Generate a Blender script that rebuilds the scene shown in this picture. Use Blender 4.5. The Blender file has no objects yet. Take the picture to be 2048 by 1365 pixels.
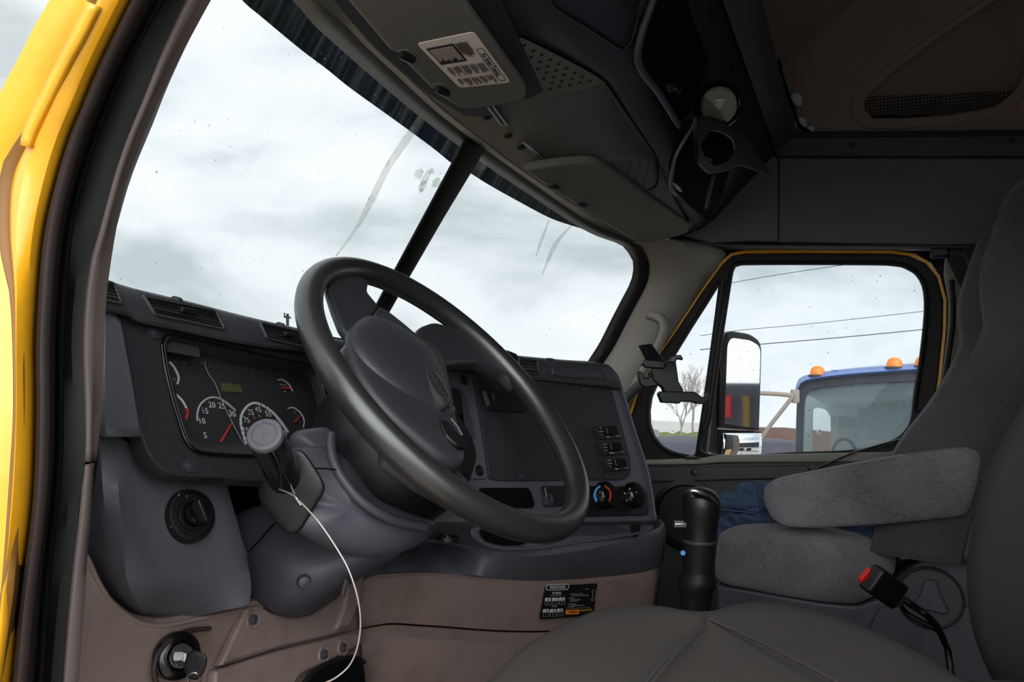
import bpy, bmesh, math, random
from mathutils import Vector, Matrix
random.seed(7)
V = Vector
SC = bpy.context.scene
COL = SC.collection
# ------------------------------------------------------------------ camera
F = 1569.0
rho = math.radians(3)
Xc = V((716, -158, 1569.0)).normalized()
zz = -(Xc[0]*math.sin(rho) + Xc[1]*math.cos(rho))/Xc[2]
Zc = V((math.sin(rho), math.cos(rho), zz)).normalized()
Yc = Xc.cross(Zc)
if Yc[0] > 0: Yc = -Yc
RIGHT = V((Xc[0], Yc[0], Zc[0])); UP = V((Xc[1], Yc[1], Zc[1])); FWD = V((Xc[2], Yc[2], Zc[2]))
CAM = V((-1.4496, -0.4809, 0.8496))
cd = bpy.data.cameras.new('camera'); cam = bpy.data.objects.new('camera', cd); COL.objects.link(cam)
cd.sensor_width = 36; cd.lens = F/2048*36; cd.clip_start = .02; cd.clip_end = 2000
mw = Matrix((RIGHT, UP, -FWD)).transposed().to_4x4(); mw.translation = CAM
cam.matrix_world = mw
SC.camera = cam

# ------------------------------------------------------------------ geometry helpers
def ray(px, py): return RIGHT*((px-1024)/F) + UP*(-(py-682.5)/F) + FWD
def hit(px, py, S, off=0.0):
    """meet the sight line of a traced point with a surface S(P)=0 of the cab"""
    d = ray(px, py)
    t0, t1 = 1.0, 1.3
    f0, f1 = S(CAM+d*t0), S(CAM+d*t1)
    for _ in range(30):
        if abs(f1-f0) < 1e-12: break
        t2 = t1 - f1*(t1-t0)/(f1-f0)
        t0, f0 = t1, f1
        t1 = t2; f1 = S(CAM+d*t1)
        if abs(f1) < 1e-9: break
    return CAM + d*(t1+off)
def at(px, py, t): return CAM + ray(px, py)*t
def PX(c): return lambda P: P[0]-c
def PY(c): return lambda P: P[1]-c
def PZ(c): return lambda P: P[2]-c
def plane(p, n):
    p = V(p); n = V(n).normalized()
    return lambda P: (V(P)-p).dot(n)
def PT(t, yaw=0, pitch=0):
    """upright plane a given distance off, turned by yaw about the vertical"""
    p = CAM + FWD*t
    a = math.atan2(-FWD[1], -FWD[0]) + math.radians(yaw)
    return plane(p, (math.cos(a), math.sin(a), math.tan(math.radians(pitch))))
def shift(S, v):
    v = V(v); return lambda P: S(V(P)-v)
def grad(S, P, e=1e-3):
    P = V(P); g = V([S(P+V([e if i == j else 0 for j in range(3)]))-S(P) for i in range(3)])
    return g.normalized()
def crv(pts, n, closed=False, k=12):
    P = [V(p) for p in pts]; out = []; m = len(P)
    segs = m if closed else m-1
    for i in range(segs):
        if closed: a, b, c, d = P[(i-1) % m], P[i], P[(i+1) % m], P[(i+2) % m]
        else: a, b, c, d = P[max(i-1, 0)], P[i], P[i+1], P[min(i+2, m-1)]
        for j in range(k):
            u = j/k
            out.append(.5*((2*b)+(c-a)*u+(2*a-5*b+4*c-d)*u*u+(3*b-a-3*c+d)*u**3))
    out.append(P[0].copy() if closed else P[-1].copy())
    L = [0]
    for i in range(1, len(out)): L.append(L[-1]+(out[i]-out[i-1]).length)
    res = []; N = n if closed else n-1; j = 0
    for i in range(n):
        s = L[-1]*i/N
        while j < len(L)-2 and L[j+1] < s: j += 1
        u = (s-L[j])/max(L[j+1]-L[j], 1e-12)
        res.append(out[j].lerp(out[j+1], min(max(u, 0), 1)))
    return res
def rnd(pts, r, n=5):
    """round the corners of a closed outline"""
    P = [V(p) for p in pts]; out = []; m = len(P)
    rr = r if isinstance(r, (list, tuple)) else [r]*m
    for i in range(m):
        a, b, c = P[i-1], P[i], P[(i+1) % m]
        la, lc = (a-b).length, (c-b).length
        q = min(rr[i], la*.48, lc*.48)
        if q < 1e-6: out.append(b); continue
        p0 = b+(a-b)*(q/la); p2 = b+(c-b)*(q/lc)
        for j in range(n+1):
            u = j/n; out.append(p0*(1-u)**2+b*2*u*(1-u)+p2*u*u)
    return out

# ------------------------------------------------------------------ materials
MATS = {}
def nt(name):
    m = bpy.data.materials.new(name); m.use_nodes = True
    t = m.node_tree; b = t.nodes['Principled BSDF']; return m, t, b
def lin(c):
    return tuple(((x/255)/12.92 if x/255 <= .04045 else ((x/255+.055)/1.055)**2.4) for x in c)+(1,)
def pmat(name, rgb, rough=.5, spec=.5, bump=0, bscale=200, var=0, vscale=8, metal=0, coat=0, bdist=.001, sheen=0, dirt=0, dirtcol=(30, 24, 18), dscale=6, linear=None):
    m, t, b = nt(name); L = t.links
    base = linear if linear else lin(rgb)
    b.inputs['Base Color'].default_value = base
    b.inputs['Roughness'].default_value = rough; b.inputs['Metallic'].default_value = metal
    b.inputs['Specular IOR Level'].default_value = spec
    b.inputs['Coat Weight'].default_value = coat
    b.inputs['Sheen Weight'].default_value = sheen
    tc = t.nodes.new('ShaderNodeTexCoord')
    col = None
    if var:
        n = t.nodes.new('ShaderNodeTexNoise'); n.inputs['Scale'].default_value = vscale; n.inputs['Detail'].default_value = 6
        L.new(tc.outputs['Object'], n.inputs['Vector'])
        mx = t.nodes.new('ShaderNodeMixRGB'); mx.blend_type = 'MIX'
        mx.inputs[1].default_value = tuple(c*(1-var) for c in base[:3])+(1,)
        mx.inputs[2].default_value = tuple(min(1, c*(1+var)) for c in base[:3])+(1,)
        L.new(n.outputs['Fac'], mx.inputs[0]); col = mx.outputs[0]
    if dirt:
        n = t.nodes.new('ShaderNodeTexNoise'); n.inputs['Scale'].default_value = dscale; n.inputs['Detail'].default_value = 9; n.inputs['Roughness'].default_value = .7
        L.new(tc.outputs['Object'], n.inputs['Vector'])
        r = t.nodes.new('ShaderNodeValToRGB'); r.color_ramp.elements[0].position = .52; r.color_ramp.elements[1].position = .75
        r.color_ramp.elements[1].color = (dirt, dirt, dirt, 1); r.color_ramp.elements[0].color = (0, 0, 0, 1)
        L.new(n.outputs['Fac'], r.inputs[0])
        mx = t.nodes.new('ShaderNodeMixRGB'); L.new(r.outputs[0], mx.inputs[0])
        if col: L.new(col, mx.inputs[1])
        else: mx.inputs[1].default_value = base
        mx.inputs[2].default_value = lin(dirtcol); col = mx.outputs[0]
    if col: L.new(col, b.inputs['Base Color'])
    if bump:
        n = t.nodes.new('ShaderNodeTexNoise'); n.inputs['Scale'].default_value = bscale; n.inputs['Detail'].default_value = 3
        L.new(tc.outputs['Object'], n.inputs['Vector'])
        bp = t.nodes.new('ShaderNodeBump'); bp.inputs['Strength'].default_value = bump; bp.inputs['Distance'].default_value = bdist
        L.new(n.outputs['Fac'], bp.inputs['Height']); L.new(bp.outputs[0], b.inputs['Normal'])
    MATS[name] = m; return m
def knit(name, rgb, scale=420, axis='X', mix=.35):
    """ribbed seat fabric"""
    m, t, b = nt(name); L = t.links; base = lin(rgb)
    tc = t.nodes.new('ShaderNodeTexCoord')
    mp = t.nodes.new('ShaderNodeMapping'); L.new(tc.outputs['Object'], mp.inputs[0])
    n0 = t.nodes.new('ShaderNodeTexNoise'); n0.inputs['Scale'].default_value = 1; n0.inputs['Detail'].default_value = 3
    s = {'Y': (200, 90, 900), 'Z': (160, 160, 500), 'X': (900, 160, 160), 'V': (200, 900, 90)}[axis]
    mp.inputs['Scale'].default_value = s
    L.new(mp.outputs[0], n0.inputs['Vector'])
    n1 = t.nodes.new('ShaderNodeTexNoise'); n1.inputs['Scale'].default_value = 7; n1.inputs['Detail'].default_value = 8
    L.new(tc.outputs['Object'], n1.inputs['Vector'])
    ad = t.nodes.new('ShaderNodeMath'); ad.operation = 'ADD'
    L.new(n0.outputs['Fac'], ad.inputs[0]); L.new(n1.outputs['Fac'], ad.inputs[1])
    r = t.nodes.new('ShaderNodeValToRGB'); r.color_ramp.elements[0].position = .7; r.color_ramp.elements[1].position = 1.3
    r.color_ramp.elements[0].position = .35; r.color_ramp.elements[1].position = .65
    hv = t.nodes.new('ShaderNodeMath'); hv.operation = 'MULTIPLY'; hv.inputs[1].default_value = .5
    L.new(ad.outputs[0], hv.inputs[0]); L.new(hv.outputs[0], r.inputs[0])
    r.color_ramp.elements[0].color = tuple(c*(1-mix) for c in base[:3])+(1,)
    r.color_ramp.elements[1].color = tuple(c*(1+mix*2) for c in base[:3])+(1,)
    L.new(r.outputs[0], b.inputs['Base Color'])
    b.inputs['Roughness'].default_value = .95; b.inputs['Sheen Weight'].default_value = .15; b.inputs['Sheen Roughness'].default_value = .6
    b.inputs['Specular IOR Level'].default_value = .15
    bp = t.nodes.new('ShaderNodeBump'); bp.inputs['Strength'].default_value = .5; bp.inputs['Distance'].default_value = .001
    L.new(n0.outputs['Fac'], bp.inputs['Height']); L.new(bp.outputs[0], b.inputs['Normal'])
    MATS[name] = m; return m
pmat('slate', (80, 79, 87), .48, .5, bump=.35, bscale=900, var=.1, vscale=5, dirt=.25, dscale=9, dirtcol=(50, 46, 46))
pmat('slate_dark', (56, 55, 64), .5, .5, bump=.3, bscale=900, var=.1)
pmat('headliner_slate', (86, 85, 96), .6, .35, bump=.3, bscale=500, var=.1)
pmat('charcoal', (52, 52, 56), .55, .45, bump=.3, bscale=900, var=.08)
pmat('panel_black', (40, 40, 42), .62, .35, bump=.4, bscale=1200, var=.12, vscale=14)
pmat('black', (14, 14, 15), .45, .5)
pmat('black_gloss', (10, 10, 11), .18, .5)
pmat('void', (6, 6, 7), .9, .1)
pmat('rubber', (24, 21, 23), .5, .25, bump=.15, bscale=60, var=.15, vscale=12)
pmat('rubber_brown', (46, 37, 36), .55, .3, bump=.15, bscale=60, var=.2, vscale=5)
pmat('wheel_skin', (37, 36, 37), .34, .9, bump=.12, bscale=420, var=.1)
pmat('hub_skin', (46, 46, 50), .45, .5, bump=.35, bscale=650, var=.08)
pmat('tan', (121, 104, 98), .5, .45, bump=.3, bscale=800, var=.08, dirt=.45, dscale=7, dirtcol=(70, 50, 40))
pmat('pillar_grey', (132, 126, 117), .6, .35, bump=.3, bscale=800, var=.06)
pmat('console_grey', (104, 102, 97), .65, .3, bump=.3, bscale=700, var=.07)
pmat('visor_grey', (106, 103, 96), .7, .3, bump=.35, bscale=600, var=.07)
pmat('brown_liner', (128, 112, 102), .9, .15, bump=.3, bscale=400, var=.15, vscale=2.5)
pmat('yellow_paint', (0, 0, 0), .28, .5, coat=.5, linear=(.86, .40, .012, 1), var=.07, vscale=3, dirt=.3, dscale=12, dirtcol=(120, 80, 20))
pmat('stitch', (78, 98, 132), .8, .2)
pmat('dull_orange', (128, 100, 48), .7, .3)
pmat('orange_seam', (0, 0, 0), .5, .4, linear=(.22, .10, .02, 1), var=.2, vscale=20)
pmat('blue_paint', (70, 104, 168), .3, .5, coat=.4)
pmat('chrome', (200, 200, 205), .18, .5, metal=1)
pmat('steel', (170, 165, 158), .35, .5, metal=1)
pmat('cable_steel', (205, 190, 185), .4, .5, metal=.5)
pmat('brass', (120, 95, 55), .35, .5, metal=1)
pmat('white_print', (176, 176, 178), .6, .2)
pmat('grey_print', (120, 120, 122), .6, .2)
pmat('red_print', (190, 50, 45), .5, .3)
pmat('red_button', (200, 28, 20), .35, .5)
pmat('orange_print', (205, 110, 25), .6, .2)
pmat('blue_print', (90, 160, 225), .6, .2)
pmat('amber', (240, 130, 30), .25, .5)
pmat('label_paper', (236, 222, 210), .6, .3, var=.05)
pmat('ink', (70, 62, 56), .7, .2)
pmat('lcd', (74, 75, 52), .3, .4)
pmat('knob_grey', (84, 83, 88), .5, .35, bump=.3, bscale=400, var=.2, vscale=80)
pmat('fluff', (190, 190, 195), .95, .1, bump=.8, bscale=90, bdist=.01)
pmat('paper', (200, 196, 200), .8, .2)
pmat('driver_fabric', (73, 68, 65), .9, .15, bump=.5, bscale=900, var=.12, vscale=6)
pmat('denim', (60, 74, 98), .9, .2, bump=.6, bscale=700, var=.4, vscale=30)
pmat('belt', (44, 44, 46), .7, .3, bump=.4, bscale=600)
pmat('jamb_trim', (84, 74, 71), .6, .3, bump=.3, bscale=700, var=.08)
pmat('jamb_rubber', (9, 8, 9), .55, .2)
pmat('bracket', (150, 140, 130), .5, .4)
pmat('slate_shroud', (66, 66, 73), .48, .5, bump=.3, bscale=900, var=.1, vscale=5, dirt=.2, dscale=9, dirtcol=(40, 38, 38))
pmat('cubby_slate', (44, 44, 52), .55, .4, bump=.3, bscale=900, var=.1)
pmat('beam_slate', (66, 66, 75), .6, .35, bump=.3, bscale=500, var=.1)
pmat('badge_grey', (60, 60, 63), .6, .3)
pmat('asphalt', (186, 182, 174), .95, .2, bump=.5, bscale=4, var=.2, vscale=.4)
pmat('bark', (140, 130, 122), .9, .2)
pmat('wood_pole', (44, 46, 46), .9, .2)
pmat('wire', (60, 62, 68), .6, .3)
pmat('building_brown', (98, 74, 66), .9, .2, var=.1)
pmat('building_grey', (120, 122, 125), .9, .2, var=.1)
pmat('dark_metal', (50, 52, 60), .6, .4)
pmat('hedge', (120, 130, 86), .95, .1, bump=1, bscale=8, bdist=.2, var=.4, vscale=2)
pmat('trailer', (66, 64, 74), .6, .4, var=.2)
pmat('cab_grey', (150, 155, 155), .6, .3)
knit('seat_rib', (94, 90, 92), axis='Y')
knit('seat_rib_v', (94, 90, 92), axis='V')
knit('seat_plain', (66, 62, 64), axis='Z', mix=.25)
def glass(name, tint=(.93, .96, .96), refl=.35, dirt=.0, streak=.0, drops=0, dscale=60, streak_scale=(30, 30, 2), dirtcol=(.75, .8, .8), drop_dark=(.25, .28, .3), ramp=(.5, .78)):
    """clear pane: see-through plus a mirror layer, with dust streaks and rain drops as real marks on it"""
    m = bpy.data.materials.new(name); m.use_nodes = True; t = m.node_tree; t.nodes.clear(); L = t.links
    out = t.nodes.new('ShaderNodeOutputMaterial')
    tr = t.nodes.new('ShaderNodeBsdfTransparent'); tr.inputs[0].default_value = tint+(1,)
    gl = t.nodes.new('ShaderNodeBsdfGlossy'); gl.inputs['Roughness'].default_value = .02
    fr = t.nodes.new('ShaderNodeLayerWeight'); fr.inputs[0].default_value = .5
    fp = t.nodes.new('ShaderNodeMath'); fp.operation = 'POWER'; fp.inputs[1].default_value = 5; L.new(fr.outputs['Facing'], fp.inputs[0])
    ml = t.nodes.new('ShaderNodeMath'); ml.operation = 'MULTIPLY_ADD'; ml.inputs[1].default_value = refl*.6; ml.inputs[2].default_value = refl*.04; L.new(fp.outputs[0], ml.inputs[0])
    mx = t.nodes.new('ShaderNodeMixShader'); L.new(ml.outputs[0], mx.inputs[0]); L.new(tr.outputs[0], mx.inputs[1]); L.new(gl.outputs[0], mx.inputs[2])
    last = mx.outputs[0]
    tc = t.nodes.new('ShaderNodeTexCoord')
    if streak or dirt:
        mp = t.nodes.new('ShaderNodeMapping'); mp.inputs['Scale'].default_value = streak_scale; L.new(tc.outputs['Object'], mp.inputs[0])
        n = t.nodes.new('ShaderNodeTexNoise'); n.inputs['Scale'].default_value = 1; n.inputs['Detail'].default_value = 5; L.new(mp.outputs[0], n.inputs['Vector'])
        r = t.nodes.new('ShaderNodeValToRGB'); r.color_ramp.elements[0].position = ramp[0]; r.color_ramp.elements[1].position = ramp[1]
        r.color_ramp.elements[0].color = (dirt,)*3+(1,); r.color_ramp.elements[1].color = (min(1, dirt+streak),)*3+(1,)
        L.new(n.outputs['Fac'], r.inputs[0])
        df = t.nodes.new('ShaderNodeBsdfTranslucent'); df.inputs[0].default_value = dirtcol+(1,)
        d2 = t.nodes.new('ShaderNodeBsdfDiffuse'); d2.inputs[0].default_value = dirtcol+(1,)
        dm = t.nodes.new('ShaderNodeMixShader'); dm.inputs[0].default_value = .4; L.new(df.outputs[0], dm.inputs[1]); L.new(d2.outputs[0], dm.inputs[2])
        m2 = t.nodes.new('ShaderNodeMixShader'); L.new(r.outputs[0], m2.inputs[0]); L.new(last, m2.inputs[1]); L.new(dm.outputs[0], m2.inputs[2]); last = m2.outputs[0]
    if drops:
        vo = t.nodes.new('ShaderNodeTexVoronoi'); vo.inputs['Scale'].default_value = dscale; L.new(tc.outputs['Object'], vo.inputs['Vector'])
        lt = t.nodes.new('ShaderNodeMath'); lt.operation = 'LESS_THAN'; L.new(vo.outputs['Distance'], lt.inputs[0])
        sp = t.nodes.new('ShaderNodeSeparateColor'); L.new(vo.outputs['Color'], sp.inputs[0])
        mm = t.nodes.new('ShaderNodeMath'); mm.operation = 'MULTIPLY'; mm.inputs[1].default_value = drops; L.new(sp.outputs[0], mm.inputs[0])
        L.new(mm.outputs[0], lt.inputs[1])
        gt = t.nodes.new('ShaderNodeMath'); gt.operation = 'GREATER_THAN'; gt.inputs[1].default_value = .55; L.new(sp.outputs[1], gt.inputs[0])
        m3 = t.nodes.new('ShaderNodeMath'); m3.operation = 'MULTIPLY'; L.new(lt.outputs[0], m3.inputs[0]); L.new(gt.outputs[0], m3.inputs[1])
        t2 = t.nodes.new('ShaderNodeBsdfTransparent')
        rr = t.nodes.new('ShaderNodeMixRGB'); L.new(sp.outputs[2], rr.inputs[0]); rr.inputs[1].default_value = drop_dark+(1,); rr.inputs[2].default_value = (.75, .78, .8, 1); L.new(rr.outputs[0], t2.inputs[0])
        m4 = t.nodes.new('ShaderNodeMixShader'); L.new(m3.outputs[0], m4.inputs[0]); L.new(last, m4.inputs[1]); L.new(t2.outputs[0], m4.inputs[2]); last = m4.outputs[0]
    L.new(last, out.inputs[0]); MATS[name] = m; return m
glass('windshield_glass', (.925, .94, .945), .10, streak=.02, drops=.10, dscale=55)
glass('door_glass', (.91, .93, .95), .12, streak=.012, drops=.10, dscale=45)
glass('smoked_visor', (.035, .042, .047), .02, dirt=.10, streak=.4, ramp=(.47, .68), streak_scale=(60, 2, 3), dirtcol=(.50, .55, .58), drops=.16, dscale=70, drop_dark=(1, 1, 1))
glass('lens_clear', (.9, .9, .9), .9)
glass('truck_glass', (.80, .86, .86), .9, dirt=.12, dirtcol=(.5, .55, .56))
glass('smear', (.93, .94, .92), .05, dirt=.12, streak=.3, dirtcol=(.7, .72, .7), streak_scale=(60, 60, 6))
def mirror_mat():
    m, t, b = nt('mirror_glass'); L = t.links
    b.inputs['Metallic'].default_value = 1; b.inputs['Roughness'].default_value = .03
    tc = t.nodes.new('ShaderNodeTexCoord'); vo = t.nodes.new('ShaderNodeTexVoronoi'); vo.inputs['Scale'].default_value = 90
    L.new(tc.outputs['Object'], vo.inputs['Vector'])
    lt = t.nodes.new('ShaderNodeMath'); lt.operation = 'LESS_THAN'; lt.inputs[1].default_value = .16; L.new(vo.outputs['Distance'], lt.inputs[0])
    mx = t.nodes.new('ShaderNodeMixRGB'); mx.inputs[1].default_value = (.86, .88, .9, 1); mx.inputs[2].default_value = (.35, .37, .36, 1)
    L.new(lt.outputs[0], mx.inputs[0]); L.new(mx.outputs[0], b.inputs['Base Color'])
    MATS['mirror_glass'] = m
mirror_mat()
def mesh_net():
    m = bpy.data.materials.new('net'); m.use_nodes = True; t = m.node_tree; L = t.links; b = t.nodes['Principled BSDF']
    b.inputs['Base Color'].default_value = (.012, .012, .014, 1); b.inputs['Roughness'].default_value = .8
    out = t.nodes['Material Output']; tr = t.nodes.new('ShaderNodeBsdfTransparent'); mx = t.nodes.new('ShaderNodeMixShader')
    tc = t.nodes.new('ShaderNodeTexCoord'); vo = t.nodes.new('ShaderNodeTexVoronoi'); vo.feature = 'DISTANCE_TO_EDGE'; vo.inputs['Scale'].default_value = 110; vo.inputs['Randomness'].default_value = .3
    L.new(tc.outputs['Object'], vo.inputs['Vector'])
    lt = t.nodes.new('ShaderNodeMath'); lt.operation = 'GREATER_THAN'; lt.inputs[1].default_value = .16; L.new(vo.outputs['Distance'], lt.inputs[0])
    L.new(lt.outputs[0], mx.inputs[0]); L.new(b.outputs[0], mx.inputs[1]); L.new(tr.outputs[0], mx.inputs[2]); L.new(mx.outputs[0], out.inputs[0])
    MATS['net'] = m
mesh_net()

# ------------------------------------------------------------------ object helpers
WM = {}
def thing(name, loc, label, cat, group=None):
    o = bpy.data.objects.new(name, None); COL.objects.link(o); o.location = loc; o.empty_display_size = .05
    o['label'] = label; o['category'] = cat
    if group: o['group'] = group
    WM[o.name] = Matrix.Translation(V(loc)); return o
def tag(o, label, cat, group=None, kind=None):
    o['label'] = label; o['category'] = cat
    if group: o['group'] = group
    if kind: o['kind'] = kind
    return o
def struct(o, label=None, cat=None):
    o['kind'] = 'structure'
    if label: o['label'] = label; o['category'] = cat or 'trim'
    return o
def adopt(o, parent):
    if parent is not None:
        o.parent = parent; o.matrix_parent_inverse = WM[parent.name].inverted()
    WM[o.name] = Matrix.Identity(4)
def mobj(name, verts, faces, mat, parent=None, smooth=True, angle=40, solid=0, soff=-1, sub=0, bevel=0):
    me = bpy.data.meshes.new(name)
    me.from_pydata([tuple(v) for v in verts], [], faces); me.update()
    bm = bmesh.new(); bm.from_mesh(me); bmesh.ops.remove_doubles(bm, verts=bm.verts, dist=1e-6); bmesh.ops.recalc_face_normals(bm, faces=bm.faces); bm.to_mesh(me); bm.free()
    me.materials.append(MATS[mat])
    return finish(name, me, parent, smooth, angle, solid, soff, sub, bevel)
def finish(name, me, parent, smooth=True, angle=40, solid=0, soff=-1, sub=0, bevel=0):
    o = bpy.data.objects.new(name, me); COL.objects.link(o)
    if smooth:
        for p in me.polygons: p.use_smooth = True
        me.set_sharp_from_angle(angle=math.radians(angle))
    if parent is None:
        # origin at the foot of the object
        xs = [v.co for v in me.vertices]
        if xs:
            c = sum(xs, V((0, 0, 0)))/len(xs); c.z = min(v.z for v in xs)
            for v in me.vertices: v.co -= c
            o.location = c
            WM[o.name] = Matrix.Translation(c)
    else: adopt(o, parent)
    if solid:
        md = o.modifiers.new('solid', 'SOLIDIFY'); md.thickness = solid; md.offset = soff
    if bevel:
        md = o.modifiers.new('bevel', 'BEVEL'); md.width = bevel; md.segments = 3; md.limit_method = 'ANGLE'; md.angle_limit = math.radians(40)
    if sub:
        md = o.modifiers.new('sub', 'SUBSURF'); md.levels = sub; md.render_levels = sub
    return o
def grid(rows, close=False):
    n = len(rows[0]); vs = [p for r in rows for p in r]; fs = []
    for i in range(len(rows)-1):
        for j in range(n if close else n-1):
            a = i*n+j; b = i*n+(j+1) % n; fs.append((a, b, b+n, a+n))
    return vs, fs
def loft(name, curves, mat, parent=None, n=24, solid=0, soff=-1, sub=0, close=False, angle=60):
    rows = [crv(c, n) for c in curves]
    vs, fs = grid(rows, close); return mobj(name, vs, fs, mat, parent, solid=solid, soff=soff, sub=sub, angle=angle)
def hits(pts, S, off=0.0): return [hit(p[0], p[1], S, off) for p in pts]
def tube(name, pts, r, mat, parent=None, n=12, k=0, cap=True, flat=1.0, only=False):
    P = [V(p) for p in pts]
    if k: 
        R0 = r if isinstance(r, (list, tuple)) else [r]*len(P)
        Q = crv(P, k); R = [R0[min(int(i*(len(R0)-1)/(k-1)), len(R0)-2)]*(1-((i*(len(R0)-1)/(k-1)) % 1 if i < k-1 else 1)) + R0[min(int(i*(len(R0)-1)/(k-1))+1, len(R0)-1)]*((i*(len(R0)-1)/(k-1)) % 1 if i < k-1 else 1) for i in range(k)]
        P = Q
    else: R = r if isinstance(r, (list, tuple)) else [r]*len(P)
    rows = []; prev = None
    for i, p in enumerate(P):
        d = (P[min(i+1, len(P)-1)]-P[max(i-1, 0)]).normalized()
        if prev is None:
            a = V((0, 0, 1)) if abs(d.z) < .9 else V((1, 0, 0)); u = d.cross(a).normalized()
        else:
            u = prev-d*prev.dot(d); u.normalize()
        prev = u; w = d.cross(u)
        rows.append([p+(u*math.cos(2*math.pi*j/n)+w*math.sin(2*math.pi*j/n)*flat)*R[i] for j in range(n)])
    vs, fs = grid(rows, True)
    if cap: fs.append(tuple(range(n))[::-1]); fs.append(tuple(range(len(vs)-n, len(vs))))
    if only: return vs, fs
    return mobj(name, vs, fs, mat, parent, angle=50)
def lathe(name, c, axis, prof, mat, parent=None, n=32, ell=1.0, ref=None, angle=40, only=False):
    """prof: (radius, height along axis)"""
    c = V(c); ax = V(axis).normalized()
    a = V(ref) if ref else (V((0, 0, 1)) if abs(ax.z) < .9 else V((1, 0, 0)))
    u = (a-ax*a.dot(ax)).normalized(); w = ax.cross(u)
    rows = [[c+ax*h+(u*math.cos(2*math.pi*j/n)+w*math.sin(2*math.pi*j/n)*ell)*r for j in range(n)] for r, h in prof]
    vs, fs = grid(rows, True)
    if prof[0][0] > 1e-6: fs.append(tuple(range(n))[::-1])
    if prof[-1][0] > 1e-6: fs.append(tuple(range(len(vs)-n, len(vs))))
    if only: return vs, fs
    return mobj(name, vs, fs, mat, parent, angle=angle)
def merge(parts):
    V_, F_ = [], []
    for vs, fs in parts:
        o = len(V_); V_ += list(vs); F_ += [tuple(i+o for i in f) for f in fs]
    return V_, F_
def boxvf(c, ax, dims):
    c = V(c); ax = [V(a).normalized() for a in ax]; h = [d/2 for d in dims]; vs = []
    for sx in (-1, 1):
        for sy in (-1, 1):
            for sz in (-1, 1): vs.append(c+ax[0]*h[0]*sx+ax[1]*h[1]*sy+ax[2]*h[2]*sz)
    return vs, [(0, 1, 3, 2), (4, 6, 7, 5), (0, 4, 5, 1), (2, 3, 7, 6), (0, 2, 6, 4), (1, 5, 7, 3)]
AX = (V((1, 0, 0)), V((0, 1, 0)), V((0, 0, 1)))
def box(name, c, dims, mat, parent=None, ax=AX, bevel=0):
    vs, fs = boxvf(c, ax, dims); return mobj(name, vs, fs, mat, parent, smooth=bevel > 0, bevel=bevel)
def basis(S, P):
    n = grad(S, P)
    if n.dot(CAM-P) < 0: n = -n
    u = V((0, 0, 1)).cross(n)
    if u.length < .05: u = V((1, 0, 0))
    u = (u-n*u.dot(n)).normalized(); v = n.cross(u); return u, v, n
def plate3(name, loops, n, thick, mat, parent=None, bevel=.0, smooth=True, res=2):
    """flat plate with holes; loops are 3D outlines in one plane, n points to the viewer's side"""
    n = V(n).normalized(); o = loops[0][0]
    a = V((0, 0, 1)) if abs(n.z) < .9 else V((0, 1, 0))
    u = a.cross(n).normalized(); v = n.cross(u)
    cu = bpy.data.curves.new(name, 'CURVE'); cu.dimensions = '2D'; cu.fill_mode = 'BOTH'
    for lp in loops:
        sp = cu.splines.new('POLY'); sp.points.add(len(lp)-1); sp.use_cyclic_u = True
        for i, p in enumerate(lp):
            d = V(p)-o; sp.points[i].co = (d.dot(u), d.dot(v), 0, 1)
    cu.extrude = max(thick/2-bevel, 1e-5); cu.bevel_depth = bevel; cu.bevel_resolution = res; cu.offset = -bevel
    ob = bpy.data.objects.new('tmp', cu)
    me = bpy.data.meshes.new_from_object(ob)
    bpy.data.objects.remove(ob); bpy.data.curves.remove(cu)
    M = Matrix((u, v, n)).transposed().to_4x4(); M.translation = o-n*(thick/2)
    me.transform(M); me.materials.clear(); me.materials.append(MATS[mat]); me.name = name
    return finish(name, me, parent, smooth, 35)
def plate(name, px, S, thick, mat, parent=None, holes=(), r=0, bevel=0, lift=0, rn=5):
    P0 = hit(px[0][0], px[0][1], S); u, v, n = basis(S, P0)
    S2 = shift(S, n*lift) if lift else S
    loops = [hits(rnd(px, r, rn) if r else [V(p) for p in px], S2)]
    for h in holes: loops.append(hits(h, S2))
    return plate3(name, loops, n, thick, mat, parent, bevel)
def pillow(name, loop, n, bulge, back, mat, parent=None, rings=7, power=2.2, lip=.0, sub=0, center=None, only=False):
    """cushion-like body: outline loop, domed toward n, with sides going back"""
    n = V(n).normalized(); L = [V(p) for p in loop]; m = len(L)
    c = V(center) if center else sum(L, V((0, 0, 0)))/m
    rows = []
    if back:
        rows.append([p-n*back for p in L]); rows.append([p-n*back*.5 for p in L])
    for i in range(rings):
        u = i/rings; s = math.cos(u*math.pi/2)**.9; h = bulge*(1-s**power)**(1/power)
        rows.append([c+(p-c)*s+n*h for p in L])
    vs, fs = grid(rows, True); vs.append(c+n*bulge); k = len(vs)-1; b = (len(rows)-1)*m
    for j in range(m): fs.append((b+j, b+(j+1) % m, k))
    if back: fs.append(tuple(range(m))[::-1])
    if only: return vs, fs
    return mobj(name, vs, fs, mat, parent, angle=70, sub=sub)
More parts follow.
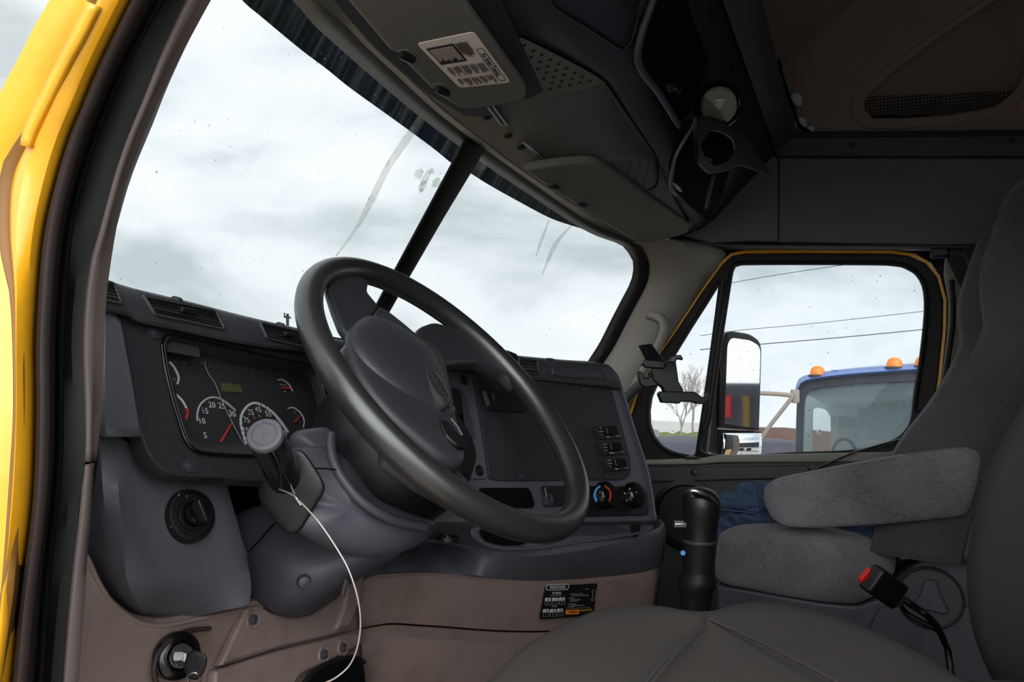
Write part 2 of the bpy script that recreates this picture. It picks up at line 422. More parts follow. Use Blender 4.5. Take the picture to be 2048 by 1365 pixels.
def textobj(name, s, px, py, S, size_px, mat, parent, dirpx=(10, 0), lift=.0006, thick=.0004, italic=0, squash=1.0):
    P0 = hit(px, py, S); u, v, n = basis(S, P0)
    P1 = hit(px+dirpx[0], py+dirpx[1], S); xd = (P1-P0).normalized(); yd = n.cross(xd)
    t = (P0-CAM).dot(FWD)
    size = size_px*t/F
    cu = bpy.data.curves.new(name, 'FONT'); cu.body = s; cu.align_x = 'CENTER'; cu.align_y = 'CENTER'; cu.size = size; cu.extrude = thick/2; cu.resolution_u = 2
    ob = bpy.data.objects.new('tmp', cu); me = bpy.data.meshes.new_from_object(ob); bpy.data.objects.remove(ob); bpy.data.curves.remove(cu)
    M = Matrix((xd*squash, yd, n)).transposed().to_4x4(); M.translation = P0+n*lift
    me.transform(M); me.materials.clear(); me.materials.append(MATS[mat])
    return finish(name, me, parent, False)
def strip(name, pts, S, w_px, mat, parent, lift=.0006, n=20, ends=None):
    """a printed band of constant width on a surface"""
    C = crv([V((p[0], p[1])) for p in pts], n); A, B = [], []
    for i, p in enumerate(C):
        d = (C[min(i+1, n-1)]-C[max(i-1, 0)]).normalized(); q = V((-d.y, d.x))
        w = w_px/2
        A.append(p+q*w); B.append(p-q*w)
    P0 = hit(pts[0][0], pts[0][1], S); u, v, nn = basis(S, P0)
    ra = [hit(p.x, p.y, S)+nn*lift for p in A]; rb = [hit(p.x, p.y, S)+nn*lift for p in B]
    rc = [p-nn*.0004 for p in rb]; rd = [p-nn*.0004 for p in ra]
    vs, fs = grid([ra, rb, rc, rd, ra]); return mobj(name, vs, fs, mat, parent, smooth=False)
def circ(cx, cy, rx, ry=None, n=28, rot=0):
    ry = ry or rx; a = math.radians(rot); out = []
    for i in range(n):
        q = 2*math.pi*i/n; x, y = rx*math.cos(q), ry*math.sin(q)
        out.append(V((cx+x*math.cos(a)-y*math.sin(a), cy+x*math.sin(a)+y*math.cos(a))))
    return out
def screw(px, py, S, parent, r=.0055, mat='dark_metal', name='screw'):
    P = hit(px, py, S); u, v, n = basis(S, P)
    a = lathe(name, P, n, [(r*1.35, -.004), (r*1.35, .0008), (r*1.05, .0008), (r*1.0, -.0005), (r*.9, .0012), (r*.4, .0022), (r*.35, .0008), (0.0001, .0008)], mat, parent, n=16, only=True)
    return mobj(name, a[0], a[1], mat, parent)

# ------------------------------------------------------------------ surfaces of the cab
def SW(P): return P[1] - (.265+.74*(1.38-P[2])-.28*P[0]**2)         # windshield
def SV(P): return P[1] - (.40+.62*(1.38-P[2])-.28*P[0]**2)           # outside sun shade
def SA(P): return P[2] - (1.33+.3*(.2-P[1]))                         # underside of overhead console
def PD(P): return P[1] - (.275+.5*(P[2]-.9))                         # driver dash face
def PG(P): return P[1] - (.310+.5*(P[2]-.9))                         # gauge faces
def PR(P): return P[1] - (.165-.27*(P[0]+.3)+.36*(P[2]-.905))        # centre dash face
def PA(P): return P[1] - (.24-.44*(P[0]+.4))                         # lower centre apron
WC = V((-.524, .0274, .8614)); th = math.radians(44.26); psi = math.radians(-3.83)
WN = V((math.sin(psi)*math.cos(th), -math.cos(psi)*math.cos(th), math.sin(th)))
PWH = plane(WC, WN)
# ================================================================== WORLD
w = bpy.data.worlds.new('sky'); SC.world = w; w.use_nodes = True; t = w.node_tree; t.nodes.clear(); L = t.links
out = t.nodes.new('ShaderNodeOutputWorld'); bg = t.nodes.new('ShaderNodeBackground'); tc = t.nodes.new('ShaderNodeTexCoord')
mp = t.nodes.new('ShaderNodeMapping'); mp.inputs['Scale'].default_value = (1, 1, 2.6); mp.inputs['Location'].default_value = (3.1, .4, .2)
n1 = t.nodes.new('ShaderNodeTexNoise'); n1.inputs['Scale'].default_value = 2.3; n1.inputs['Detail'].default_value = 7; n1.inputs['Roughness'].default_value = .52; n1.inputs['Distortion'].default_value = .3
L.new(tc.outputs['Generated'], mp.inputs[0]); L.new(mp.outputs[0], n1.inputs['Vector'])
cr = t.nodes.new('ShaderNodeValToRGB'); cr.color_ramp.elements[0].position = .37; cr.color_ramp.elements[1].position = .58
cr.color_ramp.elements[0].color = (.56, .62, .64, 1); cr.color_ramp.elements[1].color = (.985, 1.0, 1.0, 1)
e = cr.color_ramp.elements.new(.48); e.color = (.86, .91, .93, 1)
L.new(n1.outputs['Fac'], cr.inputs[0])
# brighter cloud where the sun stands behind it (towards the open driver's door)
nrm = t.nodes.new('ShaderNodeVectorMath'); nrm.operation = 'DOT_PRODUCT'; nrm.inputs[1].default_value = V((-.84, -.42, .36)).normalized()
L.new(tc.outputs['Generated'], nrm.inputs[0])
mr = t.nodes.new('ShaderNodeMapRange'); mr.inputs[1].default_value = .2; mr.inputs[2].default_value = 1.0; mr.inputs[3].default_value = 0; mr.inputs[4].default_value = 1.0
L.new(nrm.outputs['Value'], mr.inputs[0])
pw = t.nodes.new('ShaderNodeMath'); pw.operation = 'POWER'; pw.inputs[1].default_value = 3.5; L.new(mr.outputs[0], pw.inputs[0])
ma = t.nodes.new('ShaderNodeMath'); ma.operation = 'MULTIPLY_ADD'; ma.inputs[1].default_value = 6.0; ma.inputs[2].default_value = 1.17; L.new(pw.outputs[0], ma.inputs[0])
L.new(cr.outputs[0], bg.inputs[0]); L.new(ma.outputs[0], bg.inputs[1]); L.new(bg.outputs[0], out.inputs[0])
SC.view_settings.view_transform = 'Standard'; SC.view_settings.look = 'None'; SC.view_settings.exposure = 0; SC.view_settings.gamma = 1
SC.view_settings.use_curve_mapping = False

# ================================================================== GROUND
GZ = -1.2
struct(box('ground', (40, 40, GZ-.25), (190, 190, .5), 'asphalt'), 'wide grey gravel yard under the trucks', 'ground')

# ================================================================== DRIVER'S DOOR OPENING (left edge of the picture)
wl = thing('wall_left', (-1.05, .2, 0), 'yellow painted door frame of the cab with black rubber weather seals', 'door frame'); wl['kind'] = 'structure'
L0 = [(-120, 560), (-60, 330), (0, 185), (35, 120), (70, 50), (102, -5), (135, -80)]
L1 = [(-70, 640), (-30, 480), (0, 345), (51, 253), (113, 126), (143, 68), (172, 5), (210, -80)]
L3 = [(5, 1480), (19, 1365), (30, 1240), (41, 1150), (54, 1055), (62, 965), (66, 820), (65, 700), (69, 610), (82, 466), (113, 335), (137, 260), (155, 219), (190, 133), (255, 0), (300, -80)]
LS = [(75, 1480), (84, 1365), (97, 1172), (110, 1048), (122, 924), (124, 800), (126, 640), (142, 466), (167, 359), (202, 253), (253, 133), (321, 7), (368, -80)]
LB = [(118, 1480), (124, 1365), (137, 1214), (149, 1110), (159, 1007), (170, 924), (171, 820), (165, 700), (169, 608), (182, 520), (198, 466), (232, 342), (256, 273), (290, 191), (325, 102), (372, 0), (415, -80)]
LG = [(26, 800), (19, 945), (10, 1080), (3, 1170), (-15, 1400)]
def up(c, n=44): return crv([V(p) for p in c], n)
def row(c, x, n=44, dx=0): return [hit(p.x+dx, p.y, PX(x)) for p in up(c, n)]
def back(r, v): v = V(v); return [p+v for p in r]
# outer skin of the door post: runs off the left of the picture
o1 = row([(-260, 1480), (-240, 1000), (-200, 700), (-120, 560), (-60, 330), (0, 185), (35, 120), (70, 50), (102, -5), (135, -80)], -1.10)
o2 = row([(-40, 1480), (-10, 1250), (3, 1170), (19, 945), (26, 800), (20, 600), (0, 500), (0, 345), (51, 253), (113, 126), (143, 68), (172, 5), (210, -80)], -1.10)
o2b = [p+V((.007, .004, 0)) for p in row([(-30, 1480), (0, 1250), (10, 1170), (25, 945), (31, 800), (26, 600), (9, 480), (12, 352), (58, 258), (118, 132), (148, 74), (178, 11), (216, -74)], -1.10)]
o3 = row([(-22, 1480), (8, 1250), (11, 1170), (27, 945), (33, 800), (29, 600), (14, 470), (18, 348), (62, 262), (122, 136), (152, 76), (183, 12), (222, -70)], -1.098)
o4 = row([(p[0]-12, p[1]) for p in L3], -1.09)
o5 = row(L3, -1.082)
vs, fs = grid([back(o1, (.07, .06, 0)), o1, o2]); mobj('door_post_skin', vs, fs, 'yellow_paint', wl, solid=.004)
vs, fs = grid([o2, o2b, back(o2b, (.03, .03, 0))]); mobj('seam_groove', vs, fs, 'orange_seam', wl, solid=.002)
o35 = [a.lerp(b, .5)+V((-.008, -.004, 0)) for a, b in zip(o3, o4)]
vs, fs = grid([back(o3, (.03, .035, 0)), o3, o35, o4, o5, back(o5, (.03, .035, 0))]); mobj('door_flange', vs, fs, 'yellow_paint', wl, solid=.003, sub=1)
loft('flange_lip', [hits([(172, 2), (143, 63), (113, 121), (51, 248), (40, 290)], PX(-1.106)), hits([(192, 10), (160, 75), (128, 135), (66, 262), (57, 292)], PX(-1.104))], 'yellow_paint', wl, solid=.006)
b0 = o5; b1 = row([(p[0]+14, p[1]) for p in L3], -1.086); b2 = row([(p[0]+36, p[1]) for p in L3], -1.078)
bs0 = row([(p[0]-12, p[1]) for p in LS], -1.062); bs = row(LS, -1.070); bs2 = row([(p[0]+4, p[1]) for p in LS], -1.062)
vs, fs = grid([back(b0, (.03, .035, 0)), b0, b1, b2, bs0, back(bs0, (.03, .035, 0))]); mobj('door_seal', vs, fs, 'rubber_brown', wl, solid=.003, sub=1)
bm_ = row([(p[0]-22, p[1]) for p in LB], -1.055); bl = row(LB, -1.050)
vs, fs = grid([back(bs0, (.02, .022, 0)), bs0, bs, bs2, bm_, bl, back(bl, (.05, .05, 0))]); mobj('weather_seal', vs, fs, 'jamb_rubber', wl, solid=.003)
LT = [(182, 921), (187, 870), (192, 800), (197, 700), (200, 620), (206, 558), (220, 466), (239, 372), (260, 314), (280, 260), (301, 212), (325, 160), (352, 106), (379, 55), (409, 0), (455, -80)]
LTb = [(170, 924), (171, 820), (165, 700), (169, 608), (182, 520), (198, 466), (232, 342), (256, 273), (290, 191), (325, 102), (372, 0), (415, -80)]
a0 = row(LTb, -1.050); a1 = row(LT, -1.034); a1b = [p.lerp(q, .9)+V((-.006, 0, 0)) for p, q in zip(a0, a1)]
vs, fs = grid([a0, a1b, a1, back(a1, (.025, .055, 0))]); mobj('pillar_trim', vs, fs, 'jamb_trim', wl, solid=.004)
LT2 = [(176, 928), (175, 950), (170, 1040), (163, 1110), (157, 1200), (150, 1300), (143, 1400), (138, 1480)]
LT2b = [(166, 930), (165, 960), (157, 1040), (149, 1110), (139, 1200), (130, 1300), (122, 1400), (116, 1480)]
a0 = row(LT2b, -1.050); a1 = row(LT2, -1.040)
vs, fs = grid([a0, a1, back(a1, (.025, .055, 0))]); mobj('jamb_trim', vs, fs, 'jamb_trim', wl, solid=.004)

# rear door post and roof rail of the driver's side, behind the camera
rs = thing('wall_left', (-1.0, -1.2, 0), 'rear door post and roof rail of the driver side', 'wall'); rs['kind'] = 'structure'
box('door_post', (-1.05, -1.35, .8), (.14, .75, 2.0), 'pillar_grey', rs, bevel=.02)
box('roof_rail', (-1.03, -.35, 1.66), (.12, 1.6, .42), 'headliner_slate', rs, bevel=.02)
box('sill', (-1.0, -.6, -.12), (.22, 1.9, .16), 'yellow_paint', rs, bevel=.02)

# ================================================================== FLOOR, BACK, ROOF
struct(box('floor', (0, -.6, -.03), (1.98, 2.2, .06), 'panel_black'), 'black rubber floor of the cab', 'floor')
struct(box('wall_back', (0, -1.75, .95), (2.0, .06, 2.1), 'brown_liner'), 'brown padded rear wall of the cab', 'wall')
struct(box('ceiling', (0, -.75, 2.12), (2.1, 2.4, .06), 'brown_liner'), 'brown fabric lining of the raised roof', 'ceiling')
struct(box('wall_front', (0, -.25, 1.94), (2.1, .05, .74), 'brown_liner', ax=(V((1, 0, 0)), V((0, .66, .75)), V((0, -.75, .66)))), 'brown lined front of the raised roof above the console', 'wall')
struct(box('wall_left', (-1.06, -.75, 1.98), (.06, 2.3, .30), 'brown_liner'), 'brown lined left side of the raised roof', 'wall')
fw = thing('wall_front', (0, .62, 0), 'bulkhead under the windshield behind the dashboard', 'wall'); fw['kind'] = 'structure'
box('bulkhead', (0, .78, .30), (2.05, .05, 1.15), 'void', fw)
box('hood', (0, 1.75, .22), (1.9, 1.85, .95), 'yellow_paint', fw, bevel=.12)
box('cowl_side', (-1.05, .62, .28), (.03, .55, 1.15), 'yellow_paint', fw, bevel=.01)
box('cowl_side', (1.06, .62, .24), (.03, .55, 1.05), 'yellow_paint', fw, bevel=.01)
box('kick_plate', (-1.0, .5, .42), (.05, .62, .9), 'void', fw)
box('kick_plate', (1.0, .52, .33), (.05, .55, .8), 'void', fw)

struct(box('wall_right', (1.0, -1.42, 1.0), (.05, .68, 2.1), 'brown_liner'), 'brown lined side wall behind the passenger seat', 'wall')
# ================================================================== WINDSHIELD
def panes(name, x0, x1, label):
    nx, nz = 16, 12; rows = []
    for i in range(nz+1):
        z = .90+(1.46-.90)*i/nz
        rows.append([V((x0+(x1-x0)*j/nx, 0, z)) for j in range(nx+1)])
    for r in rows:
        for p in r: p.y = .265+.74*(1.38-p.z)-.28*p.x**2+.004
    vs, fs = grid(rows); o = mobj(name, vs, fs, 'windshield_glass', None, solid=.005); return struct(o, label, 'windshield')
panes('window_1', -1.0, -.003, 'driver side windshield pane with rain drops and dried streaks')
panes('window_2', .003, 1.0, 'passenger side windshield pane with rain drops')
# black seal all round
ws = thing('trim_1', (0, .3, 1.3), 'black rubber seal framing the windshield opening', 'windshield seal'); ws['kind'] = 'structure'
HW = [(560, -85), (631, 0), (661, 40), (705, 83), (771, 145), (855, 220), (938, 286), (1000, 332), (1098, 400), (1171, 449), (1215, 472), (1259, 488), (1276, 505), (1287, 528), (1287, 548), (1282, 568), (1262, 605), (1243, 642), (1220, 686), (1194, 726), (1180, 760)]
HW2 = [(578, -85), (648, 0), (680, 38), (722, 80), (786, 141), (868, 214), (950, 279), (1012, 325), (1106, 392), (1178, 440), (1222, 462), (1268, 480), (1286, 499), (1298, 526), (1298, 550), (1291, 574), (1271, 612), (1251, 650), (1228, 695), (1203, 734), (1190, 766)]
r0 = [hit(p.x, p.y, SW) for p in crv([V(p) for p in HW], 70)]
r1 = [hit(p.x, p.y, SW, -.012) for p in crv([V(p) for p in HW2], 70)]
vs, fs = grid([back(r0, (0, .03, 0)), r0, r1, back(r1, (0, .05, .01))]); mobj('seal', vs, fs, 'rubber', ws, solid=.002)
# centre bar
bar = []
for (a, b) in (((928, 282), (972, 292)), ((905, 325), (946, 335)), ((850, 428), (885, 436)), ((781, 556), (810, 566)), ((741, 632), (768, 640)), ((700, 710), (726, 716))):
    A, B = hit(a[0], a[1], SW), hit(b[0], b[1], SW); bar.append((A, B))
rows = []
for A, B in bar:
    nn = grad(SW, A); nn = -nn if nn.dot(CAM-A) < 0 else nn
    rows.append([A-nn*.002, A+nn*.003, A.lerp(B, .2)+nn*.006, A.lerp(B, .8)+nn*.006, B+nn*.003, B-nn*.012])
vs, fs = grid(rows, True); struct(mobj('trim_2', vs, fs, 'jamb_rubber', None), 'black centre bar dividing the two windshield panes', 'divider bar')

# dried wiper smears and sticker remains on the glass
def glass_patch(name, px, label, mat='smear', lift=-.004):
    P = rnd([V(p) for p in px], 2, 3)
    return [hit(p.x, p.y, SW, lift) for p in P]
def on_glass(name, loops, mat, label, cat):
    root = thing(name, loops[0][0], label, cat)
    return root
def smear(name, pts, widths, label, mat='smear'):
    C = crv([V(p) for p in pts], 26); A, B = [], []
    for i, p in enumerate(C):
        d = (C[min(i+1, 25)]-C[max(i-1, 0)]).normalized(); q = V((-d.y, d.x)); u = i/25*(len(widths)-1); k = min(int(u), len(widths)-2)
        wd = widths[k]+(widths[k+1]-widths[k])*(u-k); A.append(p+q*wd/2); B.append(p-q*wd/2)
    ra = [hit(p.x, p.y, SW, -.004) for p in A]; rb = [hit(p.x, p.y, SW, -.004) for p in B]
    vs, fs = grid([ra, rb]); return tag(mobj(name, vs, fs, mat, None, solid=.0008), label, 'dirt streak')
smear('dirt_streak', [(848, 224), (820, 268), (775, 335), (738, 410), (710, 460), (672, 512)], [10, 16, 12, 14, 6, 3], 'long grey wiper smear on the driver side pane beside the centre bar')
smear('dirt_streak', [(1142, 452), (1110, 490), (1085, 548)], [3, 9, 2], 'short grey wiper smear on the passenger side pane')
smear('dirt_streak', [(1098, 440), (1083, 480), (1072, 512)], [2, 6, 2], 'faint thin smear left of the short one on the passenger pane')
st = thing('sticker_remains', hit(855, 360, SW, -.004), 'torn remains of a sticker on the windshield left of the centre bar', 'sticker remains')
rng = random.Random(3)
for (cx, cy, rx, ry, rot) in ((838, 348, 9, 12, 20), (852, 355, 6, 20, 30), (846, 372, 7, 12, 30), (863, 343, 6, 6, 20), (873, 366, 9, 11, 30), (842, 381, 4, 6, 10)):
    lp = []
    for i in range(22):
        q = 2*math.pi*i/22; k = .7+.45*rng.random(); x, y = rx*k*math.cos(q), ry*k*math.sin(q); a = math.radians(rot)
        lp.append(hit(cx+x*math.cos(a)-y*math.sin(a), cy+x*math.sin(a)+y*math.cos(a), SW, -.004))
    nn = grad(SW, lp[0]); nn = -nn if nn.dot(CAM-lp[0]) < 0 else nn
    c = sum(lp, V((0, 0, 0)))/22; vs = lp+[c]; fs = [(i, (i+1) % 22, 22) for i in range(22)]
    mobj('sticker_scrap', vs, fs, 'smear', st, solid=.0006)

# smoked plastic sun shade outside, above the glass
sv = [(430, -70), (484, 0), (523, 34), (600, 98), (653, 138), (700, 176), (789, 240), (864, 295), (905, 328), (935, 343), (976, 369), (1044, 407), (1095, 434), (1133, 448), (1167, 458), (1205, 466)]
r0 = [hit(p.x, p.y, SV) for p in crv([V(p) for p in sv], 60)]
r1 = [p+V((0, -.03, .055)) for p in r0]; r2 = [p+V((0, -.07, .105)) for p in r0]
vs, fs = grid([r0, r1, r2]); tag(mobj('exterior_sun_shade', vs, fs, 'smoked_visor', None, solid=.003), 'smoked plastic sun shade outside above the windshield, streaked with dirt', 'sun shade')
# yellow roof edge seen past the end of the shade, and the roof itself
rr = thing('roof', (0, 0, 1.6), 'yellow cab roof over the windshield header', 'roof'); rr['kind'] = 'structure'; rr.name = 'ceiling'
WM[rr.name] = Matrix.Translation(V((0, 0, 1.6)))
e0 = [hit(p[0], p[1], lambda P: SW(P)-.03) for p in ((1165, 452), (1190, 463), (1215, 470), (1240, 478), (1262, 488))]
vs, fs = grid([e0, [p+V((0, .02, .05)) for p in e0], [p+V((0, -.1, .16)) for p in e0]]); mobj('roof_edge', vs, fs, 'yellow_paint', rr, solid=.004)
rows = []
for y, z in ((.16, 1.47), (.14, 1.72), (-.05, 1.98), (-.28, 2.26)):
    rows.append([V((x, y-.28*x*x+.06, z)) for x in [i/8-1.05 for i in range(0, 18)]])
vs, fs = grid(rows); mobj('roof_skin', vs, fs, 'yellow_paint', rr, solid=.01)

# ================================================================== PASSENGER SIDE
dr = thing('door_1', (1.0, -.2, 0), 'passenger door with dark frame, yellow painted edge and a grey lower panel', 'door'); dr['kind'] = 'structure'
YO = [(1250, 850), (1262, 812), (1275, 772), (1310, 712), (1350, 655), (1400, 580), (1440, 525), (1462, 506), (1490, 501), (1600, 500), (1780, 501), (1820, 506), (1855, 522), (1880, 552), (1893, 600), (1892, 660), (1882, 760), (1868, 840), (1850, 900), (1830, 960), (1290, 960), (1258, 920)]
def inset(px, d):
    m = len(px); P = [V(p) for p in px]; out = []
    for i in range(m):
        a, b = P[i-1], P[(i+1) % m]; tt = (b-a).normalized(); out.append(P[i]+V((-tt.y, tt.x))*d)
    return out
YOs = crv(YO, 120, closed=True) if False else [V(p) for p in YO]
main = [(1463, 542), (1468, 531), (1480, 527), (1600, 526), (1770, 527), (1805, 531), (1832, 545), (1848, 570), (1853, 605), (1851, 650), (1843, 720), (1832, 790), (1826, 840), (1812, 866), (1790, 883), (1750, 897), (1700, 905), (1600, 909), (1411, 911), (1421, 830), (1440, 690), (1452, 610)]
vent = [(1438, 563), (1441, 566), (1437, 600), (1424, 700), (1410, 800), (1398, 880), (1391, 913), (1370, 912), (1345, 906), (1322, 893), (1305, 872), (1297, 848), (1296, 822), (1300, 795), (1313, 765), (1345, 712), (1380, 655), (1410, 608)]
YI = inset(YO, 6)
if (YI[9]-V((1600, 700))).length > (V(YO[9])-V((1600, 700))).length: YI = inset(YO, -7)
S1 = PX(.955)
plate('yellow_edge', YO, PX(.975), .03, 'yellow_paint', dr, holes=[YI])
YI2 = [V((1262, 905)), V((1256, 870))]
fr = [p for p in YI]
plate('window_frame', [tuple(p) for p in fr], PX(.985), .04, 'rubber', dr, holes=[main, vent], bevel=.004)
# rubber ring standing a little proud between yellow edge and glass
def ring(name, px, S, r, mat, parent, n=120, off=0):
    C = crv([V(p) for p in px], n, closed=True)
    P = [hit(p.x, p.y, S, off) for p in C]; rows = []
    for i, p in enumerate(P):
        d = (P[(i+1) % len(P)]-P[i-1]).normalized(); u = d.cross(V((1, 0, 0))).normalized(); wv = d.cross(u)
        rows.append([p+(u*math.cos(q*math.pi/4)+wv*math.sin(q*math.pi/4))*r for q in range(8)])
    rows.append(rows[0]); vs, fs = grid(rows, True); return mobj(name, vs, fs, mat, parent)
ring('glass_seal', main, PX(.962), .007, 'rubber', dr)
ring('vent_seal', vent, PX(.962), .006, 'rubber', dr)
wm_ = struct(plate('window_3', rnd([V(p) for p in inset(main, 0)], 0) if False else [(1455, 520), (1860, 520), (1862, 915), (1400, 918)], PX(1.0), .005, 'door_glass'), 'passenger door window with faint rain marks', 'window')
struct(plate('window_4', [(1440, 548), (1446, 560), (1398, 920), (1300, 918), (1285, 850), (1290, 780)], PX(1.0), .005, 'door_glass'), 'triangular quarter window at the front of the passenger door', 'window')
# lower door panel
plate('window_ledge', rnd([V(p) for p in [(1250, 922), (1300, 921), (1395, 918), (1430, 912), (1780, 905), (1850, 880), (1960, 860), (1960, 930), (1800, 925), (1440, 926), (1392, 930), (1250, 932)]], 4), PX(.93), .06, 'pillar_grey', dr, bevel=.006)
plate('door_panel', [(1240, 930), (1392, 930), (1440, 926), (1960, 920), (1960, 1400), (1240, 1400)], PX(.94), .04, 'charcoal', dr, bevel=.005)
plate('belt_strip', [(1240, 938), (1400, 935), (1960, 925), (1960, 945), (1720, 954), (1380, 963), (1240, 966)], PX(.925), .02, 'charcoal', dr, bevel=.004)
for p in ((1388, 946), (1622, 937)): screw(p[0], p[1], PX(.925), dr, .010, 'black')
plate('vent_latch', rnd([V(p) for p in [(1366, 918), (1374, 913), (1395, 914), (1398, 919)]], 2), PX(.925), .02, 'black', dr, bevel=.002)
plate('corner_trim', rnd([V(p) for p in [(1830, 822), (1842, 824), (1858, 850), (1830, 905), (1760, 925), (1700, 925), (1690, 908), (1745, 899), (1790, 884), (1812, 866), (1822, 850)]], 3), PX(.95), .02, 'rubber', dr, bevel=.004)
lathe('speaker_grille', hit(1375, 1030, PX(.935)), (-1, 0, 0), [(.105, 0), (.105, .012), (.09, .018), (.085, .008), (.0001, .008)], 'black', dr)
box('door_skin', (1.09, -.2, .10), (.03, 1.15, 1.1), 'yellow_paint', dr, bevel=.01)

# A pillar trim between the windshield and the passenger door
pa = [(1262, 484), (1278, 491), (1289, 502), (1298, 527), (1298, 550), (1291, 574), (1271, 612), (1251, 650), (1228, 695), (1203, 734), (1185, 775), (1160, 830)]
pb = [(1420, 486), (1450, 498), (1440, 520), (1400, 577), (1380, 607), (1350, 652), (1330, 682), (1310, 709), (1290, 742), (1268, 785), (1256, 820), (1245, 880)]
ra = [hit(p.x, p.y, SW, -.012) for p in crv([V(p) for p in pa], 40)]
rb = [hit(p.x, p.y, PX(.945)) for p in crv([V(p) for p in pb], 40)]
rm1 = [a.lerp(b, .15)+V((-.012, -.012, 0)) for a, b in zip(ra, rb)]
rm2 = [a.lerp(b, .5)+V((-.03, -.02, 0)) for a, b in zip(ra, rb)]
rm3 = [a.lerp(b, .85)+V((-.022, -.01, 0)) for a, b in zip(ra, rb)]
vs, fs = grid([back(ra, (.02, .03, 0)), ra, rm1, rm2, rm3, rb, back(rb, (.06, .0, 0))])
struct(mobj('trim_3', vs, fs, 'pillar_grey', None, solid=.004, sub=1), 'grey moulded cover on the pillar between windshield and passenger door', 'pillar trim')
pst = thing('trim_4', (.95, -.8, 0), 'grey cover on the door post behind the passenger door', 'pillar trim'); pst['kind'] = 'structure'
plate('post_cover', [(1893, 500), (1990, 500), (2100, 500), (2100, 1400), (1840, 1400), (1862, 900), (1880, 800), (1897, 660), (1899, 600), (1890, 545)], PX(.94), .05, 'pillar_grey', pst, bevel=.006)
tube('rib', hits([(1903, 560), (1906, 640), (1893, 740), (1875, 860), (1868, 950)], PX(.93)), .006, 'rubber', pst, k=24)

plate('frame_backing', [(1862, 470), (2200, 470), (2200, 1400), (1850, 1400), (1868, 840), (1882, 760), (1891, 660), (1892, 600), (1879, 552), (1862, 526), (1830, 508), (1700, 500), (1700, 470)], PX(1.03), .02, 'rubber', pst)
# wall above the door
wr = thing('wall_right', (.9, -.4, 1.3), 'dark slate panels above the passenger door', 'wall'); wr['kind'] = 'structure'
plate('trim_panel', [(1558, 316), (2140, 316), (2140, 489), (1862, 489), (1558, 484)], PX(.86), .05, 'headliner_slate', wr, bevel=.004)
plate('backing', [(1330, 230), (2200, 230), (2200, 506), (1500, 506), (1430, 530), (1330, 530)], PX(1.01), .02, 'void', wr)
plate('trim_panel', [(1360, 316), (1556.5, 312), (1556.5, 483), (1500, 482), (1420, 486), (1360, 470)], PX(.862), .05, 'headliner_slate', wr, bevel=.004)
vs, fs = grid([crv(hits([(1340, 476), (1400, 484), (1470, 489), (1600, 490), (1800, 491), (2140, 493)], PX(.86)), 30), crv(hits([(1340, 482), (1400, 488), (1450, 493), (1600, 495), (1800, 496), (2140, 497)], PX(.93)), 30), crv(hits([(1340, 486), (1400, 492), (1450, 497), (1600, 498), (1800, 499), (2140, 502)], PX(.965)), 30)])
mobj('return_flange', vs, fs, 'slate_dark', wr, solid=.004)
vs, fs = grid([crv(hits([(1552, 316), (1700, 317), (2140, 318)], PX(.86)), 24), crv(hits([(1552, 308), (1700, 310), (2140, 311)], PX(.85)), 24), crv(hits([(1560, 276), (1700, 276), (2140, 272)], PX(.85)), 24), crv(hits([(1575, 264), (1700, 263), (2140, 260)], PX(.88)), 24), crv(hits([(1575, 262), (1700, 262), (2140, 258)], PX(.98)), 24)])
mobj('ledge', vs, fs, 'beam_slate', wr, solid=.006)
for p in ((1704, 291), (2022, 281)): screw(p[0], p[1], PX(.85), wr, .006, 'black')
up_ = thing('wall_right', (.98, -.5, 1.66), 'brown fabric lined side of the raised roof with a pocket opening', 'wall'); up_['kind'] = 'structure'
pocket = [(1728, 218), (1727, 205), (1735, 190), (1780, 148), (1850, 92), (1930, 35), (2000, -12), (2060, -50), (2090, -20), (2060, 120), (2036, 175), (2010, 200), (1985, 215), (1900, 230), (1800, 237), (1745, 237)]
plate('lining_panel', [(1500, 300), (1500, -260), (2200, -260), (2200, 300)], PX(.93), .02, 'brown_liner', up_, holes=[pocket])
plate('pocket_frame', rnd([V(p) for p in [(1702, 222), (1700, 198), (1715, 175), (1760, 140), (1840, 85), (1990, -20), (2090, -80), (2110, -20), (2075, 130), (2045, 200), (1990, 235), (1900, 250), (1800, 258), (1738, 258), (1712, 245)]], 10), PX(.925), .014, 'brown_liner', up_, holes=[pocket], bevel=.004)
plate('pocket_back', [(1680, 280), (1680, -120), (2200, -120), (2200, 280)], PX(1.06), .02, 'brown_liner', up_)
plate('pocket_net', [(1732, 193), (1770, 191), (1900, 188), (2030, 180), (2040, 178), (2010, 205), (1985, 218), (1900, 233), (1800, 240), (1745, 240), (1728, 225)], PX(.945), .003, 'net', up_)
seam = hits([(1553, 102), (1580, 78), (1612, 46), (1650, 8), (1700, -40)], PX(.927)); tube('lining_seam', seam, .0018, 'void', up_, k=14, n=6)
# ================================================================== OVERHEAD CONSOLE
oc = thing('overhead_console', (0, 0, 1.35), 'dark overhead console above the windshield with cubbies, dome lamp and an open flap', 'overhead console')
h0 = [(560, -95), (640, 0), (690, 42), (730, 84), (790, 141), (868, 214), (950, 279), (1012, 325), (1106, 392), (1178, 440), (1240, 468), (1290, 490)]
h1 = [(590, -100), (672, 0), (712, 45), (756, 95), (820, 152), (892, 218), (972, 280), (1036, 330), (1125, 390), (1200, 436), (1270, 465), (1345, 492)]
h2 = [(900, -110), (940, -60), (985, 10), (1030, 72), (1090, 100), (1150, 132), (1203, 160), (1235, 210), (1275, 270), (1310, 315), (1350, 400), (1400, 478)]
h3 = [(1150, -190), (1185, -110), (1215, -40), (1245, 30), (1262, 75), (1272, 110), (1285, 155), (1305, 200), (1325, 250), (1342, 310), (1368, 390), (1420, 482)]
